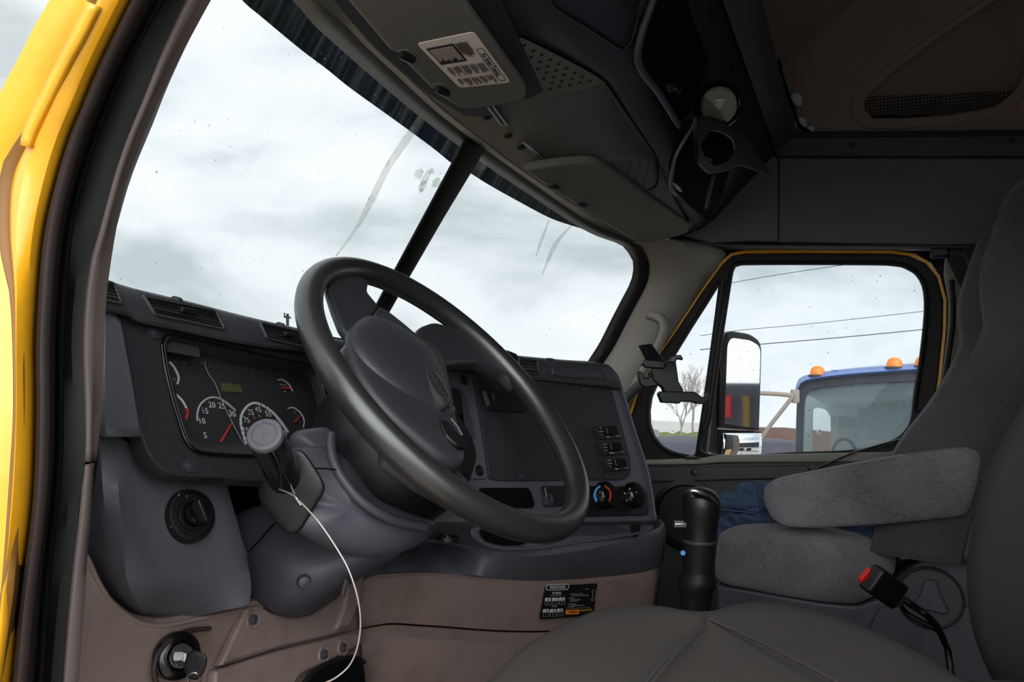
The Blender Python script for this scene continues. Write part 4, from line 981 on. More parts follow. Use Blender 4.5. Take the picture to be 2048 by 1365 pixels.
# headlight switch
Ph = hit(366, 1035, PK); u, v, n = basis(PK, Ph); Ph = Ph+n*.014
n = (n+V((-.15, 0, .1))).normalized()
hs = lathe('headlight_switch', Ph-n*.004, n, [(.0305, -.01), (.0305, .002), (.0290, .006), (.0262, .0065), (.0255, .003), (.0185, .003), (.018, .006), (.0001, .006)], 'black', da, n=48)
hk = lathe('switch_knob', Ph, n, [(.0150, .0), (.0145, .012), (.0125, .016), (.0001, .016)], 'black_gloss', hs, n=32)
w2 = n.cross(u).normalized(); gdir = (v*.95-u*.32).normalized(); gx = n.cross(gdir)
mobj('knob_grip', *boxvf(Ph+n*.017, (gx, gdir, n), (.006, .027, .012)), 'black', hs, bevel=.002)
SHs = plane(Ph+n*.003, n)
textobj('lettering', '0', 357, 991, SHs, 9, 'grey_print', hs, dirpx=(10, 3)); textobj('lettering', 'X', 373, 994, SHs, 7, 'grey_print', hs, dirpx=(10, 3))
textobj('lettering', 'D', 389, 1003, SHs, 9, 'grey_print', hs, dirpx=(10, 5)); textobj('lettering', 'o', 386, 1022, SHs, 9, 'grey_print', hs, dirpx=(10, 3)); textobj('lettering', '*', 341, 1056, SHs, 9, 'grey_print', hs)
lathe('screw_head', hit(440, 1078, shift(PK, (0, -.001, 0))), (0, -1, .3), [(.0014, -.001), (.0012, .0008), (.0001, .001)], 'chrome', kb, n=10)
# ---- cavity and lower column cover
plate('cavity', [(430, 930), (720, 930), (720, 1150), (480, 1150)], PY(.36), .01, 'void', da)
loft('column_cover', [
  [at(462, 1030, 1.06), at(520, 1003, 1.05), at(620, 1000, 1.04), at(760, 1020, 1.03)],
  [at(474, 1060, 1.04), at(540, 1075, 1.02), at(650, 1095, 1.01), at(800, 1090, 1.02)],
  [at(492, 1110, 1.02), at(570, 1130, .99), at(680, 1125, 1.0), at(810, 1105, 1.03)],
  [at(496, 1150, 1.02), at(585, 1175, .985), at(680, 1150, 1.0), at(790, 1125, 1.04)],
  [at(492, 1208, 1.04), at(545, 1224, 1.0), at(620, 1218, 1.0), at(708, 1148, 1.04)],
  [at(492, 1230, 1.10), at(545, 1240, 1.08), at(620, 1232, 1.08), at(712, 1165, 1.10)]], 'slate_dark', da, n=26, solid=.004, sub=1)
tube('cover_seam', [at(*p) for p in ((497, 1105, 1.005), (515, 1085, 1.008), (545, 1052, 1.012), (575, 1025, 1.02))], .0012, 'void', da, n=6)
lathe('cover_bolt', at(608, 1165, .978), (-.6, -.7, 0), [(.009, -.004), (.007, .003), (.0001, .005)], 'slate_dark', da, n=14)
# ---- centre dash face
plate('radio_panel', rnd([V(p) for p in [(870, 728), (1232, 762), (1246, 775), (1300, 945), (1316, 1045), (870, 1045)]], [0, 6, 10, 0, 0, 0], 5), PR, .06, 'slate', da, bevel=.004)
loft('panel_edge', [hits([(1212, 730), (1234, 752), (1250, 790), (1275, 870), (1300, 950), (1314, 1040)], shift(PR, (0, -.006, 0))), [p+V((.012, .015, 0)) for p in hits([(1216, 728), (1240, 748), (1257, 788), (1283, 870), (1306, 950), (1320, 1040)], PR)], [p+V((.05, .25, 0)) for p in hits([(1216, 728), (1240, 748), (1257, 788), (1283, 870), (1306, 950), (1320, 1040)], PR)]], 'slate', da, solid=.004)
cs = plate('control_strip', rnd([V(p) for p in [(884, 728), (932, 742), (946, 765), (975, 948), (974, 958), (895, 962)]], 6), PR, .006, 'slate', da, lift=.004, bevel=.002)
plate('lever_slot', rnd([V(p) for p in [(903, 772), (922, 776), (934, 800), (952, 875), (950, 882), (932, 884), (920, 850), (905, 790)]], 5), PR, .002, 'slate_dark', cs, lift=.0056)
lv = plate('slider_lever', rnd([V(p) for p in [(903, 776), (918, 779), (927, 792), (930, 826), (920, 832), (911, 828), (903, 800)]], 5), PR, .014, 'black', cs, lift=.02, bevel=.004)
plate('lever_stem', [(917, 828), (926, 828), (934, 882), (926, 884)], PR, .004, 'void', cs, lift=.007)
textobj('lettering', 'III', 914, 796, shift(PR, (0, -.021, 0)), 12, 'grey_print', lv, dirpx=(10, 2))
tg = plate('warning_tag', rnd([V(p) for p in [(926, 893), (940, 908), (939, 913), (929, 919), (922, 915)]], 2), PR, .002, 'label_paper', cs, lift=.006)
textobj('lettering', '2', 931, 909, shift(PR, (0, -.0075, 0)), 9, 'panel_black', tg, dirpx=(8, -6))
for p in ((929, 760), (959, 942)): screw(p[0], p[1], shift(PR, (0, -.005, 0)), cs, .007, 'black')
pb_ = plate('blank_panel', rnd([V(p) for p in [(950, 758), (1224, 776), (1263, 925), (1262, 950), (1250, 960), (1000, 962), (980, 958)]], [4, 6, 10, 8, 6, 0, 4], 5), PR, .006, 'panel_black', da, lift=.004, bevel=.0015)
for p in ((1042, 953), (1168, 781), (1214, 954)): screw(p[0], p[1], shift(PR, (0, -.005, 0)), pb_, .0045, 'dark_metal')
sw = plate('radio_blank', rnd([V(p) for p in [(962, 776), (1040, 782), (1055, 825), (976, 822)]], 6), PR, .004, 'black', pb_, lift=.008, bevel=.001)
plate('switch_tab', rnd([V(p) for p in [(967, 782), (972, 783), (981, 810), (977, 811)]], 2), PR, .004, 'slate', sw, lift=.013)
plate('switch_tab', rnd([V(p) for p in [(985, 786), (989, 787), (992, 800), (988, 801)]], 1.5), PR, .004, 'slate_dark', sw, lift=.013)
for i, (x, y) in enumerate(((1190, 848), (1198, 880), (1207, 912))):
    q = [V((x, y+6)), V((x+48, y)), V((x+56, y+28)), V((x+9, y+31))]
    m_ = plate('rocker_module', rnd(q, 3), PR, .003, 'black', pb_, lift=.008, bevel=.001)
    q = [V((x+22, y+5)), V((x+44, y+3)), V((x+49, y+20)), V((x+27, y+22))]
    plate('rocker', rnd(q, 2), PR, .006, 'black_gloss', m_, lift=.014, bevel=.0015)
    for k_, s in enumerate((('AXLE', 'DIFFERENTIAL', 'LOCK'), ('SLIDE AND', '5TH WHEEL', 'RELEASE'), ('SUSPENSION', 'DUMP VALVE', 'PUSH'))[i]):
        textobj('lettering', s, x+11.5+k_*.8, y+10+k_*6, shift(PR, (0, -.0095, 0)), 4.2, 'grey_print', m_, dirpx=(10, -.6), squash=.72)
    textobj('lettering', ('LOCK', 'UNLOCK', 'DUMP')[i], x+26, y+27, shift(PR, (0, -.0095, 0)), 4.2, 'white_print', m_, dirpx=(10, .7))
    textobj('lettering', ('UNLOCK', 'LOCK', 'INFLATE')[i], x+46, y+25.5, shift(PR, (0, -.0095, 0)), 4.0, 'grey_print', m_, dirpx=(10, .7))
# lower openings and heater controls
plate('storage_opening', rnd([V(p) for p in [(960, 976), (1056, 976), (1063, 984), (1070, 1010), (1066, 1016), (960, 1016)]], 6), PR, .004, 'void', da, lift=.004, bevel=.001)
so = plate('socket_panel', rnd([V(p) for p in [(1083, 972), (1135, 972), (1140, 1012), (1090, 1014)]], 5), PR, .004, 'black', da, lift=.004, bevel=.001)
lathe('power_socket', hit(1097, 1001, shift(PR, (0, -.008, 0))), basis(PR, hit(1097, 1001, PR))[2], [(.011, -.004), (.011, .003), (.008, .004), (.007, -.002), (.0001, -.002)], 'dark_metal', so, n=20)
tube('socket_lid', hits([(1090, 976), (1093, 995)], shift(PR, (0, -.012, 0))), .002, 'slate', so, n=8)
hp = plate('heater_panel', rnd([V(p) for p in [(1150, 972), (1284, 972), (1296, 984), (1298, 1028), (1292, 1031), (1150, 1034)]], 6), PR, .005, 'black', da, lift=.005, bevel=.0015)
for j, (x, y) in enumerate(((1209, 992), (1266, 992))):
    P = hit(x, y, shift(PR, (0, -.010, 0))); n = basis(PR, P)[2]
    kn = lathe('heater_knob', P, n, [(.027, -.002), (.026, .010), (.023, .014), (.0001, .015)], 'black_gloss', hp, n=36)
    SK = plane(P+n*.0155, n); c2 = (x-5, y)
    if j == 0:
        strip('cold_arc', [(x-16, y+12), (x-20, y), (x-17, y-12), (x-9, y-19)], SK, 4.0, 'blue_print', kn, n=14)
        strip('hot_arc', [(x-1, y-20), (x+8, y-13), (x+12, y-2), (x+9, y+12)], SK, 3.4, 'red_print', kn, n=14)
        textobj('lettering', 'o', x-3, y-3, SK, 11, 'grey_print', kn)
    else:
        for (dx, dy, s, z) in ((-17, -5, 'w', 9), (-7, -14, 'w', 9), (6, -7, 'w', 8), (-13, 9, 'w', 8), (-3, -1, 'OFF', 5)): textobj('lettering', s, x+dx, y+dy, SK, z, 'white_print', kn)
# ---- tray shelf with cup holder
ZT = .585
lip = [(700, 1145), (735, 1122), (770, 1100), (815, 1082), (870, 1080), (930, 1091), (1000, 1104), (1060, 1106), (1120, 1101), (1200, 1087), (1280, 1069), (1318, 1056), (1326, 1045)]
lp = [hit(p.x, p.y, PZ(ZT)) for p in crv([V(p) for p in lip], 50)]
bk = [hit(p.x, p.y, shift(PR, (0, .02, 0))) for p in crv([V(p) for p in [(700, 1080), (760, 1060), (830, 1040), (870, 1036), (960, 1033), (1100, 1033), (1250, 1033), (1310, 1033), (1318, 1033)]], 50)]
bt = [hit(p.x, p.y, PA) for p in crv([V(p) for p in [(700, 1178), (725, 1160), (760, 1153), (840, 1148), (900, 1151), (960, 1158), (1030, 1163), (1100, 1163), (1200, 1157), (1270, 1150), (1310, 1141), (1318, 1130)]], 50)]
vs, fs = grid([[p+V((0, .06, .01)) for p in bk], bk, [a.lerp(b, .5) for a, b in zip(bk, lp)], [a.lerp(b, .95) for a, b in zip(bk, lp)], [a.lerp(b, 1.0) for a, b in zip(bk, lp)], [p+V((-.002, -.005, -.005)) for p in lp], [a.lerp(b, .3)+V((-.004, -.012, 0)) for a, b in zip(lp, bt)], [a.lerp(b, .9)+V((0, -.008, 0)) for a, b in zip(lp, bt)], bt, [p+V((.01, .04, 0)) for p in bt]])
mobj('tray_shelf', vs, fs, 'slate', da, solid=.003)
q1_, q2_, q3_ = bk[20], bk[42], lp[30]
TN = (q2_-q1_).cross(q3_-q1_).normalized(); TN = TN if TN.z > 0 else -TN
PTR = plane(q1_+TN*.004, TN)
# end of the shelf
SZ = PZ(ZT+.004)
def recess_z(name, outer, inner, z0, z1, mat, parent, rim='slate'):
    o = [hit(p.x, p.y, shift(PTR, TN*z0)) for p in crv([V(p) for p in outer], 60, True)]
    c = sum(o, V((0, 0, 0)))/len(o)
    i1 = [c+(p-c)*.96-TN*.003 for p in o]; i2 = [c+(p-c)*.92-TN*.004 for p in o]
    out_ = [c+(p-c)*1.02-TN*.006 for p in o]
    vs, fs = grid([out_, o, i1, i2], True); fs.append(tuple(range(3*len(o), 4*len(o))))
    r_ = mobj(name, vs, fs, mat, parent, angle=60)
    tube('rim', o+[o[0]], .003, rim, r_, n=8); return r_
recess_z('tray_recess', [(950, 1062), (980, 1050), (1080, 1045), (1200, 1046), (1290, 1047), (1304, 1054), (1298, 1062), (1250, 1072), (1160, 1085), (1080, 1096), (1010, 1098), (965, 1086)], None, .004, 0, 'slate', da)
# cup holder wall seen as a dark well
lp_ = rnd([V(p) for p in [(958, 1062), (985, 1053), (1060, 1050), (1062, 1084), (1040, 1092), (1000, 1092), (968, 1082)]], 12, 4)
plate('cup_holder', lp_, shift(PTR, TN*.003), .003, 'void', da)
plate('tray_well', rnd([V(p) for p in [(1070, 1050), (1230, 1050), (1262, 1064), (1160, 1078), (1085, 1090)]], 6, 4), shift(PTR, TN*.0022), .003, 'slate_dark', da)
lathe('coin_holder', hit(1272, 1055, shift(PTR, TN*.004)), TN, [(.020, 0), (.018, .001), (.016, -.001), (.0001, -.001)], 'black', da, n=24)
lathe('cigar_lighter_socket', hit(895, 1073, shift(PTR, TN*.002)), (0, 0, 1), [(.0175, -.006), (.0175, .0004), (.0160, .001), (.0145, .0005), (.014, -.002)], 'black', da, n=28)
lathe('socket_liner', hit(895, 1073, shift(PTR, TN*.002)), (0, 0, 1), [(.0143, -.003), (.0143, .0012), (.0125, .0012), (.0110, -.001), (.004, -.001), (.0035, .001), (.0001, .001)], 'brass', da, n=28)
# ---- tan lower panels
PTn = shift(PA, (0, -.005, 0))
t0 = [hit(p.x, p.y, PTn) for p in crv([V(p) for p in [(690, 1180), (725, 1158), (760, 1150), (840, 1146), (900, 1149), (960, 1156), (1030, 1161), (1100, 1161), (1200, 1155), (1270, 1148), (1308, 1140), (1316, 1136)]], 44)]
t1 = [hit(p.x, p.y, shift(PTn, (0, .015, 0))) for p in crv([V(p) for p in [(700, 1260), (725, 1256), (780, 1247), (840, 1250), (900, 1254), (960, 1259), (1030, 1262), (1100, 1262), (1200, 1260), (1260, 1258), (1296, 1255), (1306, 1250)]], 44)]
tp = mobj('tan_panel', *grid([[p+V((0, .03, 0)) for p in t0], t0, [a.lerp(b, .06)+V((0, -.006, 0)) for a, b in zip(t0, t1)], [a.lerp(b, .5)+V((0, -.006, 0)) for a, b in zip(t0, t1)], [a.lerp(b, .95)+V((0, -.002, 0)) for a, b in zip(t0, t1)], t1, [p+V((0, .02, 0)) for p in t1]]), 'tan', da, solid=.003)
vs, fs = grid([[p+V((0, .02, 0)) for p in [t0[-1].lerp(t1[-1], k/6) for k in range(7)]], [p+V((.06, .2, 0)) for p in [t0[-1].lerp(t1[-1], k/6) for k in range(7)]]]); mobj('panel_end', vs, fs, 'tan', da, solid=.003)
t2 = [hit(p.x, p.y, shift(PTn, (0, .015, 0))) for p in crv([V(p) for p in [(700, 1264), (725, 1260), (780, 1251), (840, 1254), (900, 1258), (960, 1263), (1030, 1266), (1100, 1266), (1200, 1264), (1296, 1260)]], 44)]
t3 = [p+V((0, .03, -.22)) for p in t2]
mobj('tan_panel', *grid([[p+V((0, .02, 0)) for p in t2], t2, [a.lerp(b, .08)+V((0, -.022, 0)) for a, b in zip(t2, t3)], [a.lerp(b, .5)+V((0, -.03, 0)) for a, b in zip(t2, t3)], t3]), 'tan', da, solid=.003)
# shift pattern plate
SP_ = shift(PTn, (0, -.0045, 0))
dq = rnd([V(p) for p in [(1091, 1168), (1196, 1166), (1187, 1232), (1079, 1240)]], 7, 4)
P0 = hit(1140, 1200, SP_)
dec = plate('shift_pattern_plate', dq, SP_, .002, 'black', da, bevel=.0004)
SPt = shift(SP_, (0, -.0003, 0))
o_ = rnd([V(p) for p in [(1094, 1170), (1138, 1169), (1136, 1180), (1091, 1181)]], 5, 4); PP = hits(o_, SPt); nn = basis(SPt, PP[0])[2]
tube('logo_outline', [p+nn*.0005 for p in PP]+[PP[0]+nn*.0005], .0007, 'white_print', dec, n=6)
D = (10, -.25)
textobj('lettering', 'FREIGHTLINER', 1115, 1175.5, SPt, 8, 'white_print', dec, dirpx=D, squash=.86)
textobj('lettering', '10 SPEED', 1113, 1187, SPt, 6.5, 'white_print', dec, dirpx=D)
textobj('lettering', 'RATIOS TO BE USED', 1112, 1192, SPt, 3.4, 'grey_print', dec, dirpx=D)
for (x, y, a_, b_) in ((1096, 1202, 'R', 'N'), (1110.5, 1201.5, '7', '2'), (1124, 1201, '9', '4'), (1092, 1224.5, '6', '1'), (1106, 1224.5, '8', '3'), (1120, 1223.5, '10', '5')):
    plate('gear_box', rnd([V((x-5.4, y-5)), V((x+6, y-5.4)), V((x+5.6, y+1.4)), V((x-5.8, y+1.8))], 1.2), SPt, .0008, 'white_print', dec, lift=.0008)
    PP = hits(rnd([V((x-5.4, y+1)), V((x+5.8, y+.8)), V((x+5, y+9)), V((x-6.4, y+9.4))], 1.4), SPt); tube('gear_box', [p+nn*.0006 for p in PP]+[PP[0]+nn*.0006], .0004, 'grey_print', dec, n=5)
    textobj('lettering', a_, x, y-1.8, SPt, 7, 'black', dec, dirpx=D, lift=.0014); textobj('lettering', b_, x-.5, y+5, SPt, 7, 'grey_print', dec, dirpx=D)
textobj('lettering', 'NEUTRAL', 1108, 1213.5, SPt, 3.8, 'grey_print', dec, dirpx=D)
for k_, (s, x, y) in enumerate((('RANGE PRE-SELECT WITH', 1153, 1189), ('CONTROL BEFORE MOVING LEVER', 1160, 1192), ('UPSHIFTING', 1143, 1197), ('LIFT RANGE LEVER UP', 1151, 1200), ('TO HIGH RANGE', 1147, 1203), ('DOWNSHIFTING', 1144, 1209), ('PUSH RANGE LEVER DOWN', 1155, 1212), ('LOW RANGE', 1141, 1214.5))):
    textobj('lettering', s, x, y, SPt, 3.2, 'grey_print', dec, dirpx=D)
textobj('lettering', 'RANGE', 1174, 1179, SPt, 3.2, 'grey_print', dec, dirpx=D)
tube('lever_drawing', [p+nn*.0006 for p in hits([(1185, 1181), (1189, 1180), (1192, 1184), (1191, 1194), (1188, 1202), (1183, 1203), (1184, 1196), (1186, 1190), (1184, 1184), (1185, 1181)], SPt)], .0005, 'grey_print', dec, n=5)
strip('rule', [(1132, 1218), (1180, 1216)], SPt, .7, 'grey_print', dec, n=4)
plate('warning_bar', rnd([V(p) for p in [(1132, 1221), (1159, 1220), (1158, 1229), (1132, 1230)]], 1), SPt, .0008, 'orange_print', dec, lift=.0008)
textobj('lettering', 'WARNING', 1145, 1225, SPt, 5, 'black', dec, dirpx=D, lift=.0014)
strip('orange_rule', [(1160, 1222), (1184, 1220)], SPt, 4, 'orange_seam', dec, n=4)

# ---- tan kick panels under the driver's dash
kp = thing('kick_panel', (-.75, .2, .3), 'tan moulded kick panel below the slate knee bolster with key lock and screws', 'kick panel')
PK2 = lambda P: P[1] - (.262+.20*(P[2]-.65))
c0 = [at(120, 1060, .90), at(150, 1090, .885), at(166, 1108, .88)]
topc = [(120, 1040), (166, 1108), (185, 1150), (210, 1190), (240, 1218), (272, 1237), (320, 1243), (400, 1228), (492, 1210), (508, 1207), (528, 1207), (548, 1219), (580, 1228), (615, 1224), (650, 1204), (690, 1172), (712, 1158)]
T0 = [hit(p.x, p.y, PK2) for p in crv([V(p) for p in topc], 60)]
def drop(rowp, dz, dy): return [p+V((0, dy, dz)) for p in rowp]
vs, fs = grid([drop(T0, .004, .05), T0, drop(T0, -.006, -.006), drop(T0, -.03, -.004), drop(T0, -.10, -.016), drop(T0, -.25, -.03), drop(T0, -.45, -.03)])
mobj('moulding', vs, fs, 'tan', kp, solid=.003)
PK3 = shift(PK2, (0, -.016, 0))
tube('bolster_lip', [p+V((0, -.007, -.004)) for p in T0[3:-12]], .003, 'tan', kp, n=8)
def ridge(pts, r=.003, mat='tan', S=None, name='panel_edge'): return tube(name, hits(pts, S or PK3), r, mat, kp, k=24, n=8)
plate('column_panel', rnd([V(p) for p in [(494, 1216), (520, 1212), (545, 1226), (585, 1236), (625, 1230), (668, 1203), (712, 1168), (712, 1225), (690, 1262), (660, 1272), (560, 1295), (440, 1335), (470, 1270)]], [6, 6, 10, 10, 10, 10, 0, 0, 6, 6, 20, 8, 10], 4), PK3, .014, 'tan', kp, bevel=.004)
plate('ledge_panel', rnd([V(p) for p in [(432, 1342), (560, 1302), (664, 1277), (725, 1258), (725, 1290), (650, 1330), (600, 1350), (570, 1420), (425, 1420)]], [6, 10, 6, 0, 0, 20, 20, 0, 0], 4), PK3, .016, 'tan', kp, bevel=.005)
plate('brace', rnd([V(p) for p in [(700, 1150), (730, 1130), (728, 1190), (700, 1255), (672, 1262), (690, 1215)]], 5, 3), shift(PK3, (0, -.006, 0)), .014, 'tan', kp, bevel=.004)
for x, y in ((506, 1240), (698, 1197), (686, 1296), (648, 1310)):
    P = hit(x, y, shift(PK3, (0, -.001, 0))); nq = basis(PK3, P)[2]
    lathe('screw_recess', P, nq, [(.012, -.002), (.011, .0015), (.008, .0), (.0001, -.001)], 'tan', kp, n=20)
    lathe('screw', P, nq, [(.0065, -.002), (.006, .003), (.003, .0042), (.0025, .002), (.0001, .002)], 'dark_metal', kp, n=14)
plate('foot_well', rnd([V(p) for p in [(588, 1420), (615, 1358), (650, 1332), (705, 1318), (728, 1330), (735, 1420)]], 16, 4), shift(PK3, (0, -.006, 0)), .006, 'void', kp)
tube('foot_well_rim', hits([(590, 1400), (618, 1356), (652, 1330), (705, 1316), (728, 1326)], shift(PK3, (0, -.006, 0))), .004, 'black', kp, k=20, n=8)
mobj('bracket', *boxvf(at(690, 1178, 1.02), (V((.8, .5, -.3)), V((0, 1, 0)), V((.3, 0, 1))), (.05, .004, .02)), 'steel', kp)
# ignition lock in its dished recess
Pi = hit(352, 1312, shift(PK3, (0, .004, 0))); ni = (basis(PK3, Pi)[2]+V((-.35, 0, .05))).normalized()
tube('lock_recess_edge', hits([(330, 1400), (312, 1365), (308, 1335), (318, 1305), (345, 1278), (380, 1262), (420, 1258)], PK3), .003, 'rubber_brown', kp, k=24, n=8)
il = lathe('ignition_lock', Pi, ni, [(.026, -.006), (.026, .006), (.022, .010), (.016, .011), (.0145, .006), (.0001, .006)], 'black_gloss', kp, n=36)
lathe('lock_cylinder', Pi+ni*.006, ni, [(.0135, 0), (.0135, .010), (.011, .013), (.0001, .013)], 'chrome', il, n=28)
ky = thing('ignition_key', Pi+ni*.02, 'black headed key turned in the chrome ignition lock', 'key')
kd = (at(388, 1330, .80)-(Pi+ni*.018)).normalized(); ks = Pi+ni*.018
sx = kd.cross(V((0, 0, 1))).normalized(); sy = sx.cross(kd)
mobj('key_blade', *boxvf(ks+kd*.006, (kd, sx, sy), (.026, .003, .009)), 'steel', ky, bevel=.0005)
hc = at(390, 1330, .80)
hd = [hc+(RIGHT*x+UP*y)*.8/F for x, y in ((-19, 10), (-10, 26), (6, 27), (24, 15), (20, -10), (6, -30), (-12, -28), (-22, -8))]
nk = -ray(390, 1330).normalized()
pillow('key_head', crv(hd, 32, True), nk, .004, .007, 'rubber', ky, rings=5, power=4)
for k_ in (-8, -1, 6): tube('head_groove', [hc+nk*.0045+(RIGHT*(k_-4)+UP*14)*.8/F, hc+nk*.0045+(RIGHT*(k_+2)+UP*-12)*.8/F], .0008, 'black', ky, n=6)
rg = [hc+(RIGHT*(-2+13*math.cos(q))+UP*(-28+12*math.sin(q)))*.8/F+nk*(.003*math.sin(q)) for q in [i*2*math.pi/24 for i in range(25)]]
tube('key_ring', rg, .0013, 'steel', ky, n=8)
# round black dome standing on the dash beside the centre vents
Pq = hit(1014, 722, shift(PR, (0, -.034, 0)))
lathe('sensor_dome', Pq+V((0, .004, -.002)), (0, -.25, 1), [(.026, -.006), (.027, .004), (.024, .013), (.016, .019), (.0001, .021)], 'black', da, n=32)
# ================================================================== STEERING COLUMN AND WHEEL
def wp(px, py, up=0): return hit(px, py, PWH)+WN*up
ux = WN.cross(V((0, 0, 1))).normalized(); uy = WN.cross(ux)
sc_ = thing('steering_column', WC-WN*.25, 'slate grey steering column shroud with a black oval cover plate', 'steering column')
c = WC
lathe('column_tube', c-WN*.36, WN, [(.05, 0), (.05, .22), (.0001, .22)], 'black', sc_)
# shroud: rounded body traced from the photo, domed towards the driver
def dome(name, px, t, bulge, back_, mat, parent, n=56, power=2.4, nn=None, rings=9, center=None):
    nn = nn or -ray(*center).normalized() if center else -ray(px[0][0], px[0][1]).normalized()
    lp = crv([at(p[0], p[1], p[2] if len(p) > 2 else t) for p in px], n, True)
    return pillow(name, lp, nn, bulge, back_, mat, parent, rings=rings, power=power)
sb = dome('column_shroud', [(516, 985, .93), (540, 940, .93), (580, 900, .95), (640, 890, .97), (700, 920, .98), (760, 990, 1.0), (820, 1020, 1.02), (872, 1046, 1.04), (862, 1070, 1.03), (830, 1094, 1.0), (780, 1112, .98), (720, 1116, .96), (660, 1100, .94), (600, 1068, .92), (548, 1030, .92)], .95, .055, .06, 'slate_shroud', sc_, center=(690, 1010))
us = dome('column_shroud', [(583, 905, .97), (578, 880, .97), (590, 864, .97), (615, 858, .98), (670, 856, 1.0), (720, 880, 1.02), (720, 960, 1.0), (660, 975, .97), (600, 950, .95)], .97, .035, .05, 'slate_shroud', sc_, center=(650, 910), power=3)
rg_ = [at(*p) for p in ((664, 868, .945), (662, 895, .935), (670, 930, .925), (690, 965, .92), (720, 1000, .92), (760, 1028, .93), (800, 1045, .95), (850, 1055, .98))]
tube('collar_edge', rg_, .006, 'slate_shroud', sc_, k=40, n=10)
tube('shroud_seam', [at(*p) for p in ((622, 937, .903), (650, 938, .902), (672, 940, .91))], .001, 'void', sc_, n=6)
cp = dome('lever_boot_plate', [(520, 968), (540, 945), (560, 915), (590, 900), (608, 905), (630, 935), (647, 965), (648, 985), (630, 1015), (606, 1055), (590, 1068), (575, 1068), (550, 1045), (525, 1012), (517, 990)], .895, .008, .03, 'black', sc_, center=(582, 985), power=4)
# black skirt behind the wheel hub
lathe('hub_skirt', c-WN*.135+V((-.024, -.002, -.004)), WN, [(.098, -.02), (.110, .0), (.114, .03), (.108, .06), (.096, .085), (.0001, .088)], 'black', sc_, n=48)

# lever with grey end cap
lvr = thing('column_lever', at(575, 965, .90), 'thick black cylindrical lever with a round grey end cap on the steering column', 'lever')
c0_, c1_ = at(530, 872, .80), at(574, 962, .905)
axl = (c0_-c1_).normalized()
lathe('handle', c1_, axl, [(.016, -.006), (.0190, 0), (.0195, .01), (.0183, (c0_-c1_).length-.01), (.0186, (c0_-c1_).length-.002), (.0001, (c0_-c1_).length-.001)], 'black_gloss', lvr, n=40)
lathe('end_cap', c0_-axl*.003, axl, [(.0186, 0), (.0186, .004), (.0172, .0062), (.0128, .0068), (.0122, .0062), (.0115, .0068), (.0018, .0068), (.0014, .0062), (.0001, .0062)], 'knob_grey', lvr, n=44)
# wire lanyard
cb = thing('cable', at(592, 995, .84), 'thin steel cable looped round the black lever and hanging down to the floor', 'cable')
def tw(pts, r, k, name): 
    return tube(name, [at(*p) for p in pts], r, 'cable_steel', cb, k=k, n=8)
tw([(552, 976, .885), (566, 982, .865), (580, 988, .85), (592, 996, .84)], .0009, 20, 'loop_strand')
tw([(580, 963, .885), (583, 975, .868), (588, 986, .85), (593, 997, .84)], .0009, 20, 'loop_strand')
lathe('crimp', at(587, 990, .843), (at(600, 1008, .838)-at(587, 990, .843)), [(.0001, 0), (.0024, .001), (.0034, .006), (.0026, .011), (.0018, .016), (.0001, .017)], 'steel', cb, n=14)
cw = tw([(595, 1000, .838), (612, 1016, .83), (640, 1048, .82), (672, 1095, .815), (697, 1140, .81), (715, 1195, .81), (721, 1245, .815), (716, 1290, .82), (700, 1330, .825), (672, 1356, .825), (640, 1372, .83), (600, 1400, .84)], .0009, 120, 'wire')

sw_ = thing('steering_wheel', WC, 'large worn black steering wheel with padded hub and oval badge', 'steering wheel')
RM, RT = .2285, .0165
vs = []; NN, MM = 96, 20
for i in range(NN):
    q = 2*math.pi*i/NN; rad = ux*math.cos(q)+uy*math.sin(q)
    wob = 1+.035*math.cos(q*20)*0
    vs.append([WC+rad*RM+(rad*math.cos(p)*RT*1.0+WN*math.sin(p)*RT*1.08)*wob for p in [2*math.pi*j/MM for j in range(MM)]])
V_, F_ = grid(vs+[vs[0]], True); mobj('rim', V_, F_, 'wheel_skin', sw_)
# finger grips: swellings where the spokes meet the rim
def spoke(name, px, up=.0, th_=.022, mat='hub_skin', bev=.007):
    lp = hits(rnd([V(p) for p in px], 8, 4), PWH); lp = [p+WN*up for p in lp]
    return plate3(name, [lp], WN, th_, mat, sw_, bev)
spoke('spoke', [(655, 575), (672, 552), (702, 546), (738, 562), (734, 585), (757, 612), (742, 645), (706, 684), (684, 655), (668, 615)], up=.001, th_=.012, bev=.004)
spoke('spoke', [(832, 667), (842, 650), (870, 640), (940, 660), (1010, 720), (1040, 770), (1010, 745), (960, 722), (925, 722), (891, 727), (874, 700)], up=-.002)
spoke('spoke', [(780, 830), (924, 877), (930, 926), (960, 960), (990, 985), (950, 1000), (860, 950), (790, 900)], up=-.01)
hub = [(698, 682), (738, 645), (757, 612), (800, 640), (832, 667), (874, 697), (891, 728), (900, 770), (911, 830), (924, 877), (930, 926), (900, 925), (850, 890), (780, 830), (730, 770), (704, 720)]
PW1 = plane(WC+WN*.010, WN)
lp = crv([hit(p[0], p[1], PW1)-WN*.010 for p in hub], 64, True)
pillow('hub_pad', lp, WN, .016, .03, 'hub_skin', sw_, rings=7, power=5)
ab = [(706, 655), (722, 634), (748, 628), (790, 645), (835, 675), (870, 707), (895, 760), (911, 828), (893, 824), (850, 805), (800, 778), (745, 735), (712, 690)]
PW2 = plane(WC+WN*.018, WN)
lp = crv([hit(p[0], p[1], PW2)-WN*.009 for p in ab], 64, True)
abp = pillow('airbag_cover', lp, WN, .020, .006, 'hub_skin', sw_, rings=9, power=2.6)
PWU = plane(WC+WN*.024, WN)
em = [(845, 738), (853, 737), (868, 748), (884, 772), (897, 800), (899, 812), (890, 815), (876, 803), (858, 778), (846, 752)]
lp = crv([hit(p[0], p[1], PWU) for p in em], 40, True)
